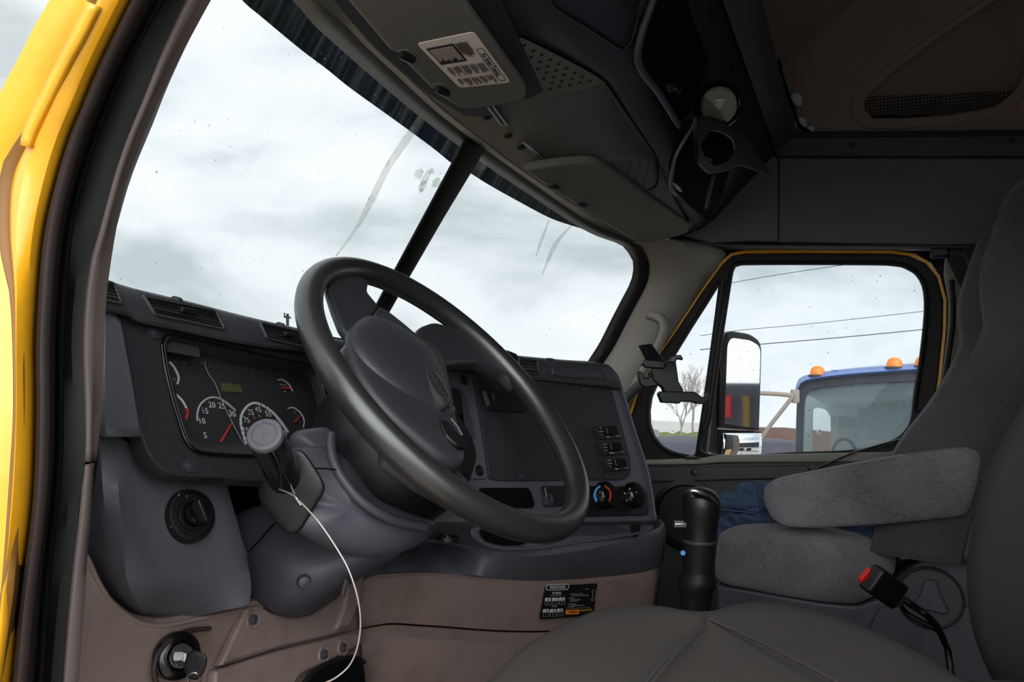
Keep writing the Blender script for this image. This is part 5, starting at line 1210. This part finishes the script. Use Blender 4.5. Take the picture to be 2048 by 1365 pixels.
eb = pillow('badge', lp, WN, .004, .012, 'panel_black', sw_, rings=5, power=5)
c_ = sum(lp, V((0, 0, 0)))/40
tube('badge_rim', [c_+(p-c_)*.86+WN*.0042 for p in lp]+[c_+(lp[0]-c_)*.86+WN*.0042], .0006, 'badge_grey', eb, n=6)
q0, q1 = hit(852, 745, PWU), hit(892, 808, PWU); xd = (q1-q0).normalized(); yd = WN.cross(xd)
cu = bpy.data.curves.new('lettering', 'FONT'); cu.body = 'FREIGHTLINER'; cu.align_x = 'CENTER'; cu.align_y = 'CENTER'; cu.size = .0085; cu.extrude = .0002
ob = bpy.data.objects.new('tmp', cu); me = bpy.data.meshes.new_from_object(ob); bpy.data.objects.remove(ob)
M_ = Matrix((xd, yd, WN)).transposed().to_4x4(); M_.translation = c_+WN*.0046; me.transform(M_); me.materials.clear(); me.materials.append(MATS['badge_grey']); finish('lettering', me, eb, False)
bc = spoke('switch_pad', [(858, 862), (872, 862), (905, 900), (915, 918), (895, 915), (872, 895)], up=.020, th_=.008, mat='black', bev=.002)
tube('switch_edge', [wp(876, 865, .024), wp(888, 882, .025), (wp(898, 898, .024))], .0012, 'slate', sw_, n=6)
tube('pad_seam', [wp(702, 700, .0175), wp(725, 735, .0185), wp(770, 778, .0185), wp(820, 805, .018), wp(870, 822, .018), wp(908, 834, .017)], .0011, 'black', sw_, k=30, n=6)
tube('spoke_seam', [wp(758, 612, .014), wp(735, 640, .0145), wp(706, 676, .014)], .0014, 'void', sw_, k=12, n=6)
from mathutils import noise
# ================================================================== SEATS
ds = thing('driver_seat', (-.6, -.4, 0), 'driver seat in worn brownish grey fabric, nearest the camera', 'seat')
ol = [(960, 1365, .60), (1000, 1325, .60), (1045, 1288, .60), (1120, 1246, .60), (1190, 1218, .60), (1250, 1209, .60), (1310, 1212, .60), (1370, 1222, .60), (1420, 1222, .60), (1460, 1210, .60), (1520, 1204, .60), (1600, 1215, .60), (1700, 1243, .60), (1800, 1286, .60), (1880, 1325, .60), (1955, 1372, .60)]
L_ = [hit(p[0], p[1], PZ(.598)) for p in ol]
L_ = [V((-.87, -.17, .598))]+L_[0:]+[V((-.50, -.64, .598)), V((-.60, -.70, .598)), V((-.86, -.66, .598)), V((-.90, -.60, .598)), V((-.90, -.30, .598))]
lp = crv(L_, 90, True)
# body: sides, rounded crest, gently dished top
cc = V((-.66, -.42, .60)); rows = []
for s, z in ((1.0, .40), (1.01, .46), (1.015, .52), (1.01, .565), (.995, .590), (.975, .5985), (.94, .602), (.85, .600), (.7, .594), (.5, .590), (.25, .588)):
    rows.append([V((cc.x+(p.x-cc.x)*s, cc.y+(p.y-cc.y)*s, z)) for p in lp])
vs, fs = grid(rows, True); vs.append(V((cc.x, cc.y, .588))); k_ = len(vs)-1; b_ = (len(rows)-1)*90
for j in range(90): fs.append((b_+j, b_+(j+1) % 90, k_))
mobj('seat_cushion', vs, fs, 'driver_fabric', ds, angle=80)
def PZc(z): return PZ(z)
for pts in ([(1412, 1226), (1405, 1250), (1380, 1272), (1335, 1318), (1290, 1368), (1270, 1400)], [(1420, 1240), (1500, 1275), (1590, 1320), (1680, 1368), (1740, 1400)], [(1406, 1252), (1398, 1262), (1350, 1310), (1302, 1370), (1285, 1396)]):
    tube('cushion_seam', hits(pts, PZ(.6005)), .0016, 'driver_fabric', ds, k=30, n=6)
box('seat_base', (-.62, -.42, .22), (.44, .46, .38), 'black', ds, bevel=.02)
# backrest
bp_ = [(2100, 740), (2048, 800), (2008, 862), (1966, 950), (1940, 1050), (1930, 1130), (1932, 1200), (1945, 1268), (1972, 1335), (1995, 1380)]
edge = hits(bp_, PX(-.36))
rows = []
for dx, dy, s in ((.02, -.10, 1), (.012, -.05, 1), (0, -.012, 1), (-.02, 0, 1), (-.07, -.010, 1), (-.14, -.035, 1), (-.24, -.045, 1), (-.34, -.035, 1), (-.42, -.03, 1), (-.47, -.05, 1), (-.49, -.09, 1), (-.49, -.14, 1)):
    rows.append([p+V((dx, dy, 0)) for p in crv(edge, 30)])
vs, fs = grid(rows); mobj('backrest', vs, fs, 'driver_fabric', ds, solid=.03, angle=80)

ps = thing('passenger_seat', (.6, -.45, 0), 'tall grey fabric passenger seat with headrest, armrest and round side knob', 'seat')
# backrest: profile of the far edge seen against the door, swept across the seat width
prof = [(2060, 448), (2040, 450), (2010, 456), (1985, 470), (1968, 495), (1955, 530), (1943, 565), (1932, 600), (1930, 640), (1935, 680), (1930, 705), (1915, 740), (1890, 785), (1860, 828), (1828, 868), (1800, 912), (1770, 985), (1755, 1050)]
E_ = crv([V((.84, -.95, 1.22)), V((.84, -.93, 1.32))]+hits(prof, PX(.84)), 60)
rows = []
def wid(z): return 1.0 if z < 1.1 else 1.0-.35*min(1, (z-1.1)/.28)
for x, dy in ((.865, -.13), (.868, -.07), (.86, -.02), (.84, 0), (.80, -.006), (.75, -.045), (.68, -.065), (.60, -.07), (.52, -.065), (.45, -.045), (.40, -.004), (.36, 0), (.345, -.02), (.34, -.07), (.345, -.14)):
    r_ = []
    for p in E_:
        k = wid(p.z); xx = .60+(x-.60)*(k if x < .60 else 1); r_.append(V((xx, p.y+dy, p.z)))
    rows.append(r_)
vs, fs = grid(rows); mobj('backrest', vs, fs, 'seat_plain', ps, solid=.02, angle=80)
rows = [[V((p.x, p.y, p.z)) for p in rows[0]], [V((p.x-.0, p.y, p.z)) for p in rows[-1]]]
vs, fs = grid(rows); mobj('seat_shell', vs, fs, 'slate_dark', ps, solid=.02)
tube('bolster_seam', hits([(1976, 536), (1981, 580), (1980, 625), (1978, 680), (1985, 640)][:4], PX(.74)), .0014, 'charcoal', ps, k=14, n=6)
tube('headrest_seam', hits([(1932, 664), (1948, 661)], PX(.84)), .0014, 'charcoal', ps, n=6)
# seat cushion: side outline extruded across
cs_ = rnd([V(p) for p in [(1432, 1090), (1436, 1070), (1470, 1056), (1540, 1050), (1640, 1056), (1720, 1072), (1780, 1096), (1794, 1118), (1790, 1150), (1760, 1190), (1718, 1209), (1660, 1207), (1560, 1192), (1450, 1170), (1430, 1160), (1428, 1130)]], 14, 3)
n1 = [hit(p.x, p.y, PX(.38)) for p in cs_]
c = sum(n1, V((0, 0, 0)))/len(n1); rows = []
for dx, s, dz in ((.0, .0, 0), (-.004, .5, 0), (.002, .8, 0), (.010, .93, 0), (.026, .985, 0), (.05, 1.0, 0), (.2, 1.0, .0), (.4, 1.0, .0), (.455, .98, 0), (.475, .9, 0), (.48, .5, 0)):
    rows.append([V((.35+dx, c.y+(p.y-c.y)*s, c.z+(p.z-c.z)*s+dz)) for p in n1])
vs, fs = grid(rows, True); mobj('seat_cushion', vs, fs, 'seat_rib_v', ps, angle=80)
tube('cushion_welt', [p+V((-.005, 0, -.012)) for p in hits([(1438, 1080), (1470, 1068), (1540, 1062), (1640, 1068), (1720, 1084), (1775, 1106)], PX(.385))], .002, 'seat_plain', ps, k=30, n=8)
arm_o = rnd([V(p) for p in [(1526, 1000), (1530, 972), (1550, 960), (1600, 950), (1700, 930), (1850, 904), (1930, 894), (1958, 903), (1963, 925), (1950, 985), (1935, 1030), (1900, 1036), (1780, 1048), (1640, 1057), (1572, 1055), (1544, 1040)]], 14, 3)
lp = [hit(p.x, p.y, PX(.31)) for p in arm_o]
am = pillow('armrest', lp, (-1, 0, 0), .012, .075, 'seat_rib', ps, rings=6, power=5)
c = sum(lp, V((0, 0, 0)))/len(lp)
tube('armrest_seam', [c+(p-c)*.965+V((-.004, 0, 0)) for p in lp]+[c+(lp[0]-c)*.965+V((-.004, 0, 0))], .0013, 'charcoal', ps, n=6)
plate('back_bolster', rnd([V(p) for p in [(1800, 1030), (2060, 1010), (2060, 1122), (1845, 1114), (1812, 1098), (1788, 1055)]], 22, 5), PX(.35), .06, 'seat_plain', ps, bevel=.015)
# plastic base
plate('seat_base', rnd([V(p) for p in [(1430, 1170), (1500, 1180), (1640, 1205), (1715, 1212), (1760, 1196), (1790, 1165), (1830, 1125), (1860, 1112), (2000, 1118), (2000, 1420), (1430, 1420)]], [6, 0, 0, 10, 10, 10, 20, 10, 0, 0, 0], 4), PX(.37), .30, 'slate_dark', ps, bevel=.008)
box('seat_pedestal', (.6, -.42, .17), (.42, .46, .34), 'black', ps, bevel=.01)
plate('base_step', [(1742, 1248), (1760, 1215), (1990, 1215), (1990, 1420), (1700, 1420)], PX(.362), .01, 'slate_dark', ps, bevel=.003)
Pk = hit(1860, 1196, PX(.362))
kb_ = lathe('recline_knob', Pk, (-1, 0, 0), [(.061, -.004), (.061, .006), (.058, .010), (.055, .006), (.0001, .006)], 'charcoal', ps, n=48)
plate('knob_grip', rnd([V(p) for p in [(1848, 1163), (1866, 1160), (1876, 1166), (1882, 1190), (1900, 1225), (1890, 1232), (1850, 1222), (1822, 1212), (1838, 1195)]], 6, 3), PX(.352), .012, 'slate_dark', kb_, bevel=.004)

# jeans lying on the passenger seat
jn = thing('jeans', (.5, -.35, .56), 'crumpled pair of blue jeans lying on the passenger seat', 'trousers')
def cloth(name, px, x, bulge, parent, seed, amp=.012):
    lp = crv([hit(p[0], p[1], PX(x)) for p in px], 60, True)
    lp = crv(lp, 120, True)
    vs, fs = pillow('', lp, (-1, 0, 0), bulge, .10, 'denim', parent, rings=26, power=2.2, only=True)
    o_ = V((seed*3.1, 0, 0)); dv = V((-1, .2, .45))
    vs = [p+dv*(noise.ridged_multi_fractal(V((p.x*6, p.y*9, p.z*16))+o_, 1.0, 2.0, 3, 1.0, 1.5)-1.2)*amp*1.3 for p in vs]
    return mobj(name, vs, fs, 'denim', parent, sub=1, angle=80)
cloth('leg', [(1430, 1000), (1450, 992), (1475, 978), (1495, 968), (1512, 963), (1530, 966), (1560, 965), (1600, 1000), (1600, 1075), (1480, 1070), (1432, 1078), (1425, 1030)], .50, .05, jn, 4, .03)
cloth('leg', [(1425, 1040), (1470, 1022), (1520, 1015), (1580, 1030), (1640, 1040), (1640, 1075), (1500, 1072), (1430, 1085)], .46, .035, jn, 9, .03)
cloth('leg', [(1560, 1045), (1640, 1046), (1740, 1048), (1790, 1042), (1800, 1075), (1812, 1100), (1790, 1104), (1740, 1090), (1640, 1072), (1560, 1062)], .45, .04, jn, 12, .015)
tube('seam_stitching', hits([(1437, 1018), (1465, 1022), (1500, 1026), (1520, 1034)], PX(.43)), .0009, 'stitch', jn, k=16, n=6)
tube('seam_stitching', hits([(1512, 968), (1508, 985), (1512, 1000), (1515, 1015)], PX(.43)), .0009, 'stitch', jn, k=16, n=6)
pp = thing('papers', hit(1815, 1110, PX(.40)), 'folded white papers tucked between the passenger seat cushion and backrest', 'papers')
for k_ in range(4):
    P = hits([(1788, 1104-k_), (1820, 1112+k_), (1827+k_*2, 1118), (1812-k_*4, 1120+k_*.5), (1794, 1112)], PX(.375+.012*k_))
    plate3('sheet', [P], (-1, -.2, .6), .0006, 'paper', pp)

# belt buckle between the seats
bk_ = thing('seat_belt_buckle', at(1790, 1200, 1.30), 'black seat belt buckle with a red release button on a thin stalk', 'seat belt buckle')
ctr = at(1768, 1174, 1.27); a1_ = (at(1801, 1197, 1.29)-at(1731, 1148, 1.25)).normalized(); nrm_ = (-ray(1772, 1180)).normalized(); nrm_ = (nrm_-a1_*nrm_.dot(a1_)).normalized(); b1_ = a1_.cross(nrm_)
mobj('housing', *boxvf(ctr, (a1_, b1_, nrm_), (.076, .046, .026)), 'black', bk_, bevel=.006)
e1 = ctr-a1_*.038
mobj('end_block', *boxvf(e1+a1_*.004, (a1_, b1_, nrm_), (.010, .040, .020)), 'panel_black', bk_, bevel=.002)
bt_ = [at(*p) for p in ((1742, 1139, 1.225), (1742, 1157, 1.225), (1735, 1166, 1.225), (1723, 1167, 1.225), (1723, 1160, 1.225))]
plate3('release_button', [bt_], nrm_, .008, 'red_button', bk_, bevel=.001)
tube('stalk', [at(*p) for p in ((1805, 1198, 1.29), (1825, 1212, 1.30), (1850, 1228, 1.31), (1872, 1251, 1.32), (1888, 1282, 1.34), (1900, 1330, 1.37))]+[V((-.02, -.62, .25)), V((-.02, -.62, .0))], .006, 'black', bk_, k=24, n=10)
for p in ((1816, 1205, 1.28), (1846, 1226, 1.30)): lathe('rivet', at(*p), nrm_, [(.003, -.004), (.003, .004), (.0001, .005)], 'steel', bk_, n=10)
for off in (0, 7):
    tube('buckle_wire', [at(*p) for p in ((1802, 1208+off, 1.30), (1815, 1225+off, 1.31), (1845, 1242+off, 1.31), (1872, 1256+off, 1.33))], .002, 'black', bk_, k=16, n=8)

# shifter
gs = thing('gear_shifter', (.02, -.2, .0), 'tall black gear shifter with chrome topped knob and range button', 'gear lever')
tS = 1.42
sec = [(1400, 976, 6), (1401, 979, 20), (1401, 985, 30), (1402, 996, 36), (1403, 1012, 38), (1403, 1030, 36), (1402, 1048, 34), (1401, 1066, 33), (1400, 1080, 33)]
def stack(name, sec, t, mat, parent, n=32, ell=1.0):
    rows = []
    for (x, y, r) in sec:
        c = at(x, y, t); R_ = r*t/F
        rows.append([c+(RIGHT*math.cos(q)+FWD*math.sin(q)*ell)*R_ for q in [2*math.pi*j/n for j in range(n)]])
    vs, fs = grid(rows, True); fs.append(tuple(range(n))[::-1]); fs.append(tuple(range(len(vs)-n, len(vs))))
    return mobj(name, vs, fs, mat, parent, angle=50)
sk = stack('knob', sec, tS, 'black', gs)
lp = crv([at(x, y, tS-.030) for x, y in ((1378, 984), (1385, 979), (1400, 982), (1420, 992), (1436, 1008), (1438, 1018), (1430, 1012), (1408, 1000), (1390, 994))], 32, True)
pillow('chrome_insert', lp, (-ray(1400, 1000)+V((0, 0, .8))).normalized(), .006, .012, 'chrome', sk, rings=5)
stack('range_collar', [(1400, 1078, 33), (1400, 1081, 34), (1399, 1084, 33)], tS, 'charcoal', gs)
stack('grip', [(1399, 1083, 32), (1398, 1110, 32), (1396, 1140, 31), (1395, 1148, 32), (1394, 1153, 37), (1393, 1170, 38), (1392, 1180, 34), (1391, 1195, 32), (1390, 1215, 30), (1388, 1240, 30)], tS, 'rubber', gs)
stack('boot', [(1388, 1232, 34), (1386, 1300, 48), (1384, 1400, 80)], tS, 'black', gs)
lathe('floor_boot', V((.02, -.2, 0)), (0, 0, 1), [(.13, 0), (.12, .03), (.08, .16), (.05, .30)], 'black', gs)
mobj('range_button', *boxvf(at(1360, 1050, tS-.01), (RIGHT, UP, FWD), (.024, .011, .016)), 'steel', gs, bevel=.003)
lathe('selector_button', at(1366, 1107, tS-.01), -ray(1366, 1107), [(.005, 0), (.004, .006), (.0001, .006)], 'blue_print', gs, n=14)

# seat belt on the far post
sb_ = thing('seat_belt', hit(1905, 520, PX(.90)), 'dark grey seat belt webbing running down behind the passenger seat', 'seat belt')
q = [(1872, 512), (1890, 508), (1960, 640), (1975, 700), (1940, 660), (1900, 570)]
plate('webbing', [(1893, 515), (1920, 500), (1985, 640), (1985, 700), (1960, 660)], PX(.90), .002, 'belt', sb_)
plate('webbing', [(1915, 480), (1935, 474), (1990, 560), (1990, 610)], PX(.88), .002, 'belt', sb_)
mobj('belt_guide', *boxvf(hit(1880, 505, PX(.91)), AX, (.03, .045, .03)), 'black', sb_, bevel=.006)
cordp = [(1615, 947, .89), (1650, 930, .90), (1700, 908, .91), (1750, 893, .91), (1790, 882, .91), (1822, 874, .90), (1835, 868, .89)]
cd_ = tube('strap', [hit(p[0], p[1], PX(p[2])) for p in cordp], .007, 'black', None, k=30, n=8, flat=.4)
tag(cd_, 'thin black strap hanging across the lower corner of the passenger window', 'strap')

# grab handle on the pillar
gh = thing('grab_handle', hit(1300, 700, PX(.90)), 'light grey grab handle on the passenger side windshield pillar', 'handle')
plate('mount', rnd([V(p) for p in [(1286, 632), (1291, 619), (1300, 617), (1308, 625), (1304, 640), (1293, 640)]], 5, 3), PX(.90), .02, 'pillar_grey', gh, bevel=.004)
tube('grip', [hit(x, y, PX(d)) for x, y, d in ((1297, 631, .895), (1312, 633, .885), (1325, 641, .875), (1329, 656, .87), (1322, 680, .87), (1308, 708, .87), (1290, 738, .87), (1272, 768, .87), (1258, 796, .885))], .0135, 'pillar_grey', gh, k=50, n=14)
lathe('bolt_recess', hit(1299, 631, PX(.882)), (-1, 0, 0), [(.009, 0), (.008, .001), (.006, -.002), (.0001, -.002)], 'black', gh, n=16)

# tablet holder
tm = thing('tablet_holder', at(1330, 760, 2.0), 'black folding tablet holder on an arm beside the passenger side pillar', 'tablet holder')
def tmp(name, px, t, yaw, th_=.02, m='black', r=2, pitch=0): return plate(name, rnd([V(p) for p in px], r, 3), PT(t, yaw, pitch), th_, m, tm, bevel=.003)
tmp('clamp_arm', [(1284, 690), (1304, 688), (1331, 724), (1328, 730), (1306, 731)], 1.95, 20, .025)
tmp('clamp_foot', [(1283, 728), (1288, 719), (1326, 722), (1334, 730), (1328, 738), (1292, 736)], 1.97, 0, .02)
tmp('hook', [(1334, 724), (1346, 711), (1362, 710), (1367, 719), (1363, 720), (1355, 718), (1350, 726)], 1.95, -10, .03)
tmp('body', [(1302, 738), (1318, 732), (1331, 722), (1352, 722), (1358, 765), (1367, 780), (1367, 786), (1330, 786), (1326, 776), (1308, 762)], 1.98, 0, .035)
tmp('bracket_arm', [(1317, 788), (1322, 783), (1390, 784), (1408, 797), (1418, 786), (1421, 800), (1408, 809), (1392, 808), (1388, 805), (1362, 804), (1360, 808), (1344, 807), (1342, 804), (1338, 807), (1324, 806)], 1.96, 0, .03)
tmp('joint', [(1276, 742), (1284, 744), (1290, 757), (1320, 750), (1316, 772), (1290, 776), (1280, 768)], 1.99, 0, .03)
tube('mount_arm', [at(*p) for p in ((1248, 800, 2.02), (1262, 786, 2.02), (1280, 770, 2.01), (1300, 760, 2.0))], .014, 'charcoal', tm, k=16)
# ================================================================== OUTSIDE
# door mirror of the own truck
mi = thing('side_mirror', at(1485, 770, 2.72), 'tall black framed door mirror outside the passenger window, wet with rain', 'mirror')
tM = 2.72
Mn = V((-.70, -.71, .02)).normalized()
PM = plane(at(1485, 770, tM), Mn)
mo = rnd([V(p) for p in [(1440, 856), (1445, 690), (1450, 668), (1462, 662), (1500, 668), (1520, 682), (1524, 700), (1519, 862)]], [2, 8, 8, 8, 10, 10, 8, 2], 4)
plate('housing', mo, shift(PM, (.0, .0, 0)), .05, 'black', mi, bevel=.005)
plate('mirror_glass', rnd([V(p) for p in [(1449, 848), (1455, 690), (1462, 676), (1500, 681), (1518, 692), (1521, 705), (1516, 858)]], [2, 8, 8, 8, 8, 8, 2], 4), PM, .003, 'mirror_glass', mi, lift=.004)
# lower wide-angle glass, slightly domed
rows = []
for i_ in range(13):
    r_ = []
    for j_ in range(13):
        u_, v_ = j_/12, i_/12; x_ = (1444*(1-u_)+1520*u_)*(1-v_)+(1440*(1-u_)+1518*u_)*v_; y_ = 867+50*v_
        r_.append(hit(x_, y_, PM)+Mn*(.004+.010*(1-(2*u_-1)**2/2-(2*v_-1)**2/2)))
    rows.append(r_)
vs, fs = grid(rows); mobj('wide_angle_glass', vs, fs, 'mirror_glass', mi, solid=.003)
plate('mirror_housing', rnd([V(p) for p in [(1438, 860), (1524, 863), (1522, 925), (1434, 925)]], 4), shift(PM, -Mn*.02), .04, 'black', mi, bevel=.004)
tube('mirror_arm', [hit(1432, 700, shift(PM, -Mn*.03)), hit(1428, 800, shift(PM, -Mn*.03)), hit(1424, 905, shift(PM, -Mn*.03))], .016, 'dark_metal', mi, n=12)

# blue truck parked alongside, seen through the door window
bt = thing('truck', at(1700, 900, 6.5), 'blue truck cab parked alongside with orange marker lights on its roof', 'truck')
TT = 6.5; PB = PT(TT, -32)
def PBs(d): 
    nb = basis(PB, hit(1700, 800, PB))[2]; return shift(PB, -nb*d)
bo_ = [(1588, 960), (1592, 860), (1594, 790), (1597, 772), (1608, 760), (1640, 753), (1700, 746), (1780, 740), (1860, 735), (1960, 732), (2060, 735), (2075, 760), (2080, 960)]
bi_ = rnd([V(p) for p in [(1596, 960), (1600, 860), (1603, 800), (1612, 780), (1640, 772), (1720, 764), (1830, 759), (1960, 757), (2050, 762), (2062, 800), (2066, 960)]], 4, 3)
plate('windshield_frame', rnd([V(p) for p in bo_], 5, 3), PB, .08, 'dark_metal', bt, holes=[bi_], bevel=.01)
# roof: rolled blue sheet metal
r_a = [(1594, 800), (1597, 774), (1608, 762), (1640, 755), (1700, 748), (1780, 742), (1860, 737), (1960, 734), (2060, 737), (2075, 760)]
r_b = [(1590, 798), (1592, 770), (1604, 757), (1640, 749), (1700, 742), (1780, 736), (1860, 731), (1960, 728), (2064, 731), (2082, 760)]
RA = crv(hits(r_a, PBs(-.05)), 40); RA0 = crv(hits([(a, b+5) for a, b in r_a], PBs(-.02)), 40); RB = crv(hits(r_b, PBs(.12)), 40)
nb = basis(PB, hit(1700, 800, PB))[2]
vs, fs = grid([RA0, RA, [a.lerp(b, .5)-nb*(-.02)+V((0, 0, .02)) for a, b in zip(RA, RB)], RB, [p-nb*.4+V((0, 0, .05)) for p in RB], [p-nb*1.6 for p in RB]])
mobj('roof', vs, fs, 'blue_paint', bt, solid=.02)
plate('windshield', bi_, PBs(.02), .006, 'truck_glass', bt)
plate('cab_wall', [(1600, 960), (1600, 760), (2060, 750), (2060, 960)], PBs(1.6), .05, 'cab_grey', bt, holes=[rnd([V(p) for p in [(1622, 915), (1624, 818), (1634, 815), (1652, 820), (1661, 834), (1662, 915)]], 3)])
plate('cab_side', [(1588, 960), (1594, 790), (1604, 800), (1604, 960)], PBs(.08), .02, 'cab_grey', bt)
mobj('ceiling_panel', *grid([hits([(1612, 782), (1830, 762), (2050, 762)], PBs(.06)), hits([(1650, 806), (1830, 800), (2020, 800)], PBs(1.55))]), 'cab_grey', bt, solid=.02)
plate('passenger_seatback', rnd([V(p) for p in [(1668, 960), (1672, 830), (1680, 820), (1715, 821), (1716, 960)]], 5), PBs(.9), .12, 'cab_grey', bt, bevel=.02)
ring_ = [hit(1688+22*math.cos(q), 905+26*math.sin(q), PBs(.5)) for q in [2*math.pi*i/28 for i in range(29)]]; tube('steering_wheel', ring_, .012, 'dark_metal', bt, n=8)
plate('truck_body', [(1580, 940), (2090, 940), (2090, 1300), (1580, 1300)], PBs(-.02), .6, 'blue_paint', bt, bevel=.02)
for x, y in ((1635, 752), (1789, 736), (1846, 734)):
    P = hit(x, y, PBs(.02)); r_ = .055
    m_ = lathe('marker_light', P, (0, 0, 1), [(.06, -.02), (.062, .0), (.05, .006), (.0001, .006)], 'dark_metal', bt, n=18)
    vs, fs = lathe('', P+V((0, 0, .006)), (0, 0, 1), [(.048, 0), (.047, .02), (.040, .042), (.026, .056), (.0001, .060)], 'amber', n=18, only=True)
    mobj('lens', vs, fs, 'amber', m_)
lathe('roof_cap', hit(1676, 744, PBs(.06)), (0, 0, 1), [(.05, -.02), (.045, .008), (.0001, .014)], 'blue_paint', bt, n=18)
tube('mirror_bracket', hits([(1500, 786), (1525, 787), (1560, 789), (1588, 792)], PBs(-.1)), .015, 'bracket', bt, k=12)
tube('mirror_bracket', hits([(1588, 790), (1565, 820), (1540, 852), (1515, 888)], PBs(-.1)), .014, 'bracket', bt, k=12)
mobj('bracket_hinge', *boxvf(hit(1590, 793, PBs(-.05)), (RIGHT, UP, FWD), (.05, .09, .05)), 'bracket', bt, bevel=.01)
lathe('sun_glint_cap', hit(1638, 865, PBs(1.0)), nb, [(.02, 0), (.01, .02), (.0001, .03)], 'chrome', bt, n=10)

# far things
tag(plate('building', [(1515, 868), (1600, 868), (1700, 868), (1700, 935), (1515, 935)], PT(38, 0), 9, 'building_brown', None, bevel=.05), 'long low brown building beyond the parked trucks', 'building')
tag(plate('building', [(1298, 862), (1318, 861), (1318, 930), (1298, 930)], PT(45, 0), 5, 'building_grey', None), 'small grey building at the left end of the quarter window', 'building')
tr_ = thing('trailer', at(1550, 905, 20), 'dark flat trailer parked low behind the mirror with small orange lamps', 'trailer')
plate('deck', [(1524, 884), (1620, 886), (1620, 940), (1524, 940)], PT(20), 2.5, 'trailer', tr_, bevel=.02)
for x in (1540, 1557): lathe('lamp', at(x, 893, 19.9), -FWD, [(.05, 0), (.045, .04), (.0001, .06)], 'amber', tr_, n=12)
tag(plate('flatbed', [(1290, 888), (1440, 884), (1440, 935), (1290, 935)], PT(17), 3, 'trailer', None, bevel=.05), 'dark flatbed standing below the trees in the quarter window', 'trailer')
hd_ = tag(pillow('hedge', crv([at(x, y, 50) for x, y in ((1318, 872), (1340, 868), (1352, 872), (1366, 866), (1380, 871), (1400, 868), (1440, 872), (1445, 890), (1318, 890))], 60, True), -FWD, .8, 1, 'hedge', None), 'low yellowish green hedge under the bare trees', 'hedge')
def tree(x, ybase, ytop, t, seed, label):
    rng = random.Random(seed); parts_ = []
    def br(p, d, L, r, lev):
        q = p+d*L*.5+V((rng.uniform(-1, 1), rng.uniform(-1, 1), .4))*L*.06; e = p+d*L+V((rng.uniform(-1, 1), rng.uniform(-1, 1), .3))*L*.10
        parts_.append(tube('', [p, q, e], [r, r*.8, r*.6], 'bark', n=5, only=True, cap=False))
        if lev == 0: return
        for k in range(3 if lev < 4 else 4):
            a = rng.uniform(0, 6.28); sp = rng.uniform(.28, .65)
            u_ = d.cross(V((math.cos(a), math.sin(a), .1))).normalized()
            br(p.lerp(e, rng.uniform(.5, 1)), (d+u_*sp+V((0, 0, .15))).normalized(), L*rng.uniform(.55, .75), r*.55, lev-1)
    b_ = at(x, ybase, t); h = (ybase-ytop)*t/F
    br(b_, V((0, 0, 1)), h*.36, h*.014, 5)
    o = mobj('bare_tree', *merge(parts_), 'bark', None); return tag(o, label, 'tree', 'bare trees beyond the yard')
tree(1362, 890, 735, 45, 3, 'wider bare tree just right of the grey building in the quarter window')
tree(1388, 890, 700, 52, 8, 'taller bare tree nearest the window bar in the quarter window')
ut = thing('utility_pole', at(574, 700, 70), 'distant utility pole rising above the dashboard left of the steering wheel', 'utility pole')
tube('pole', [at(577, 900, 70), at(575, 640, 70), at(575, 628, 70)], .13, 'wood_pole', ut, n=8)
tube('crossarm', [at(568, 634, 70), at(581, 636, 70)], .10, 'wood_pole', ut, n=6)
tube('insulator', [at(569, 626, 70), at(569, 634, 70)], .06, 'wood_pole', ut, n=6)
for i, (pts, l_) in enumerate((([(1400, 580), (1480, 563), (1600, 543), (1760, 520), (1900, 500)], 'topmost of the three power lines across the passenger window'), ([(1400, 672), (1480, 661), (1600, 650), (1750, 634), (1900, 617)], 'middle power line across the passenger window'), ([(1400, 700), (1520, 689), (1640, 679), (1760, 668), (1900, 654)], 'lowest power line, level with the door mirror'))):
    tag(tube('power_line', [at(x, y, 36) for x, y in pts], .016 if i < 2 else .024, 'wire', None, k=20, n=6), l_, 'power line', 'power lines')
# things the door mirror looks back at
tb = thing('trailer', (-1.5, -13, -1.2), 'dark box trailer standing behind, seen only in the door mirror', 'trailer')
box('box_body', (-1.5, -13.2, .95), (9, 2.4, 1.66), 'trailer', tb)
box('rail', (-1.5, -12.6, -.1), (9, 1.2, .14), 'building_grey', tb)
box('red_lamp', (-.42, -11.97, 1.35), (.10, .08, .40), 'red_print', tb)
box('yellow_post', (-.1, -11.97, .35), (.12, .08, 2.4), 'dull_orange', tb)
for k_ in range(4): lathe('wheel', V((-3+.0+k_*1.3, -12.4, -.7)), (0, -1, 0), [(.5, 0), (.5, .25), (.3, .28), (.0001, .28)], 'black', tb, n=24)
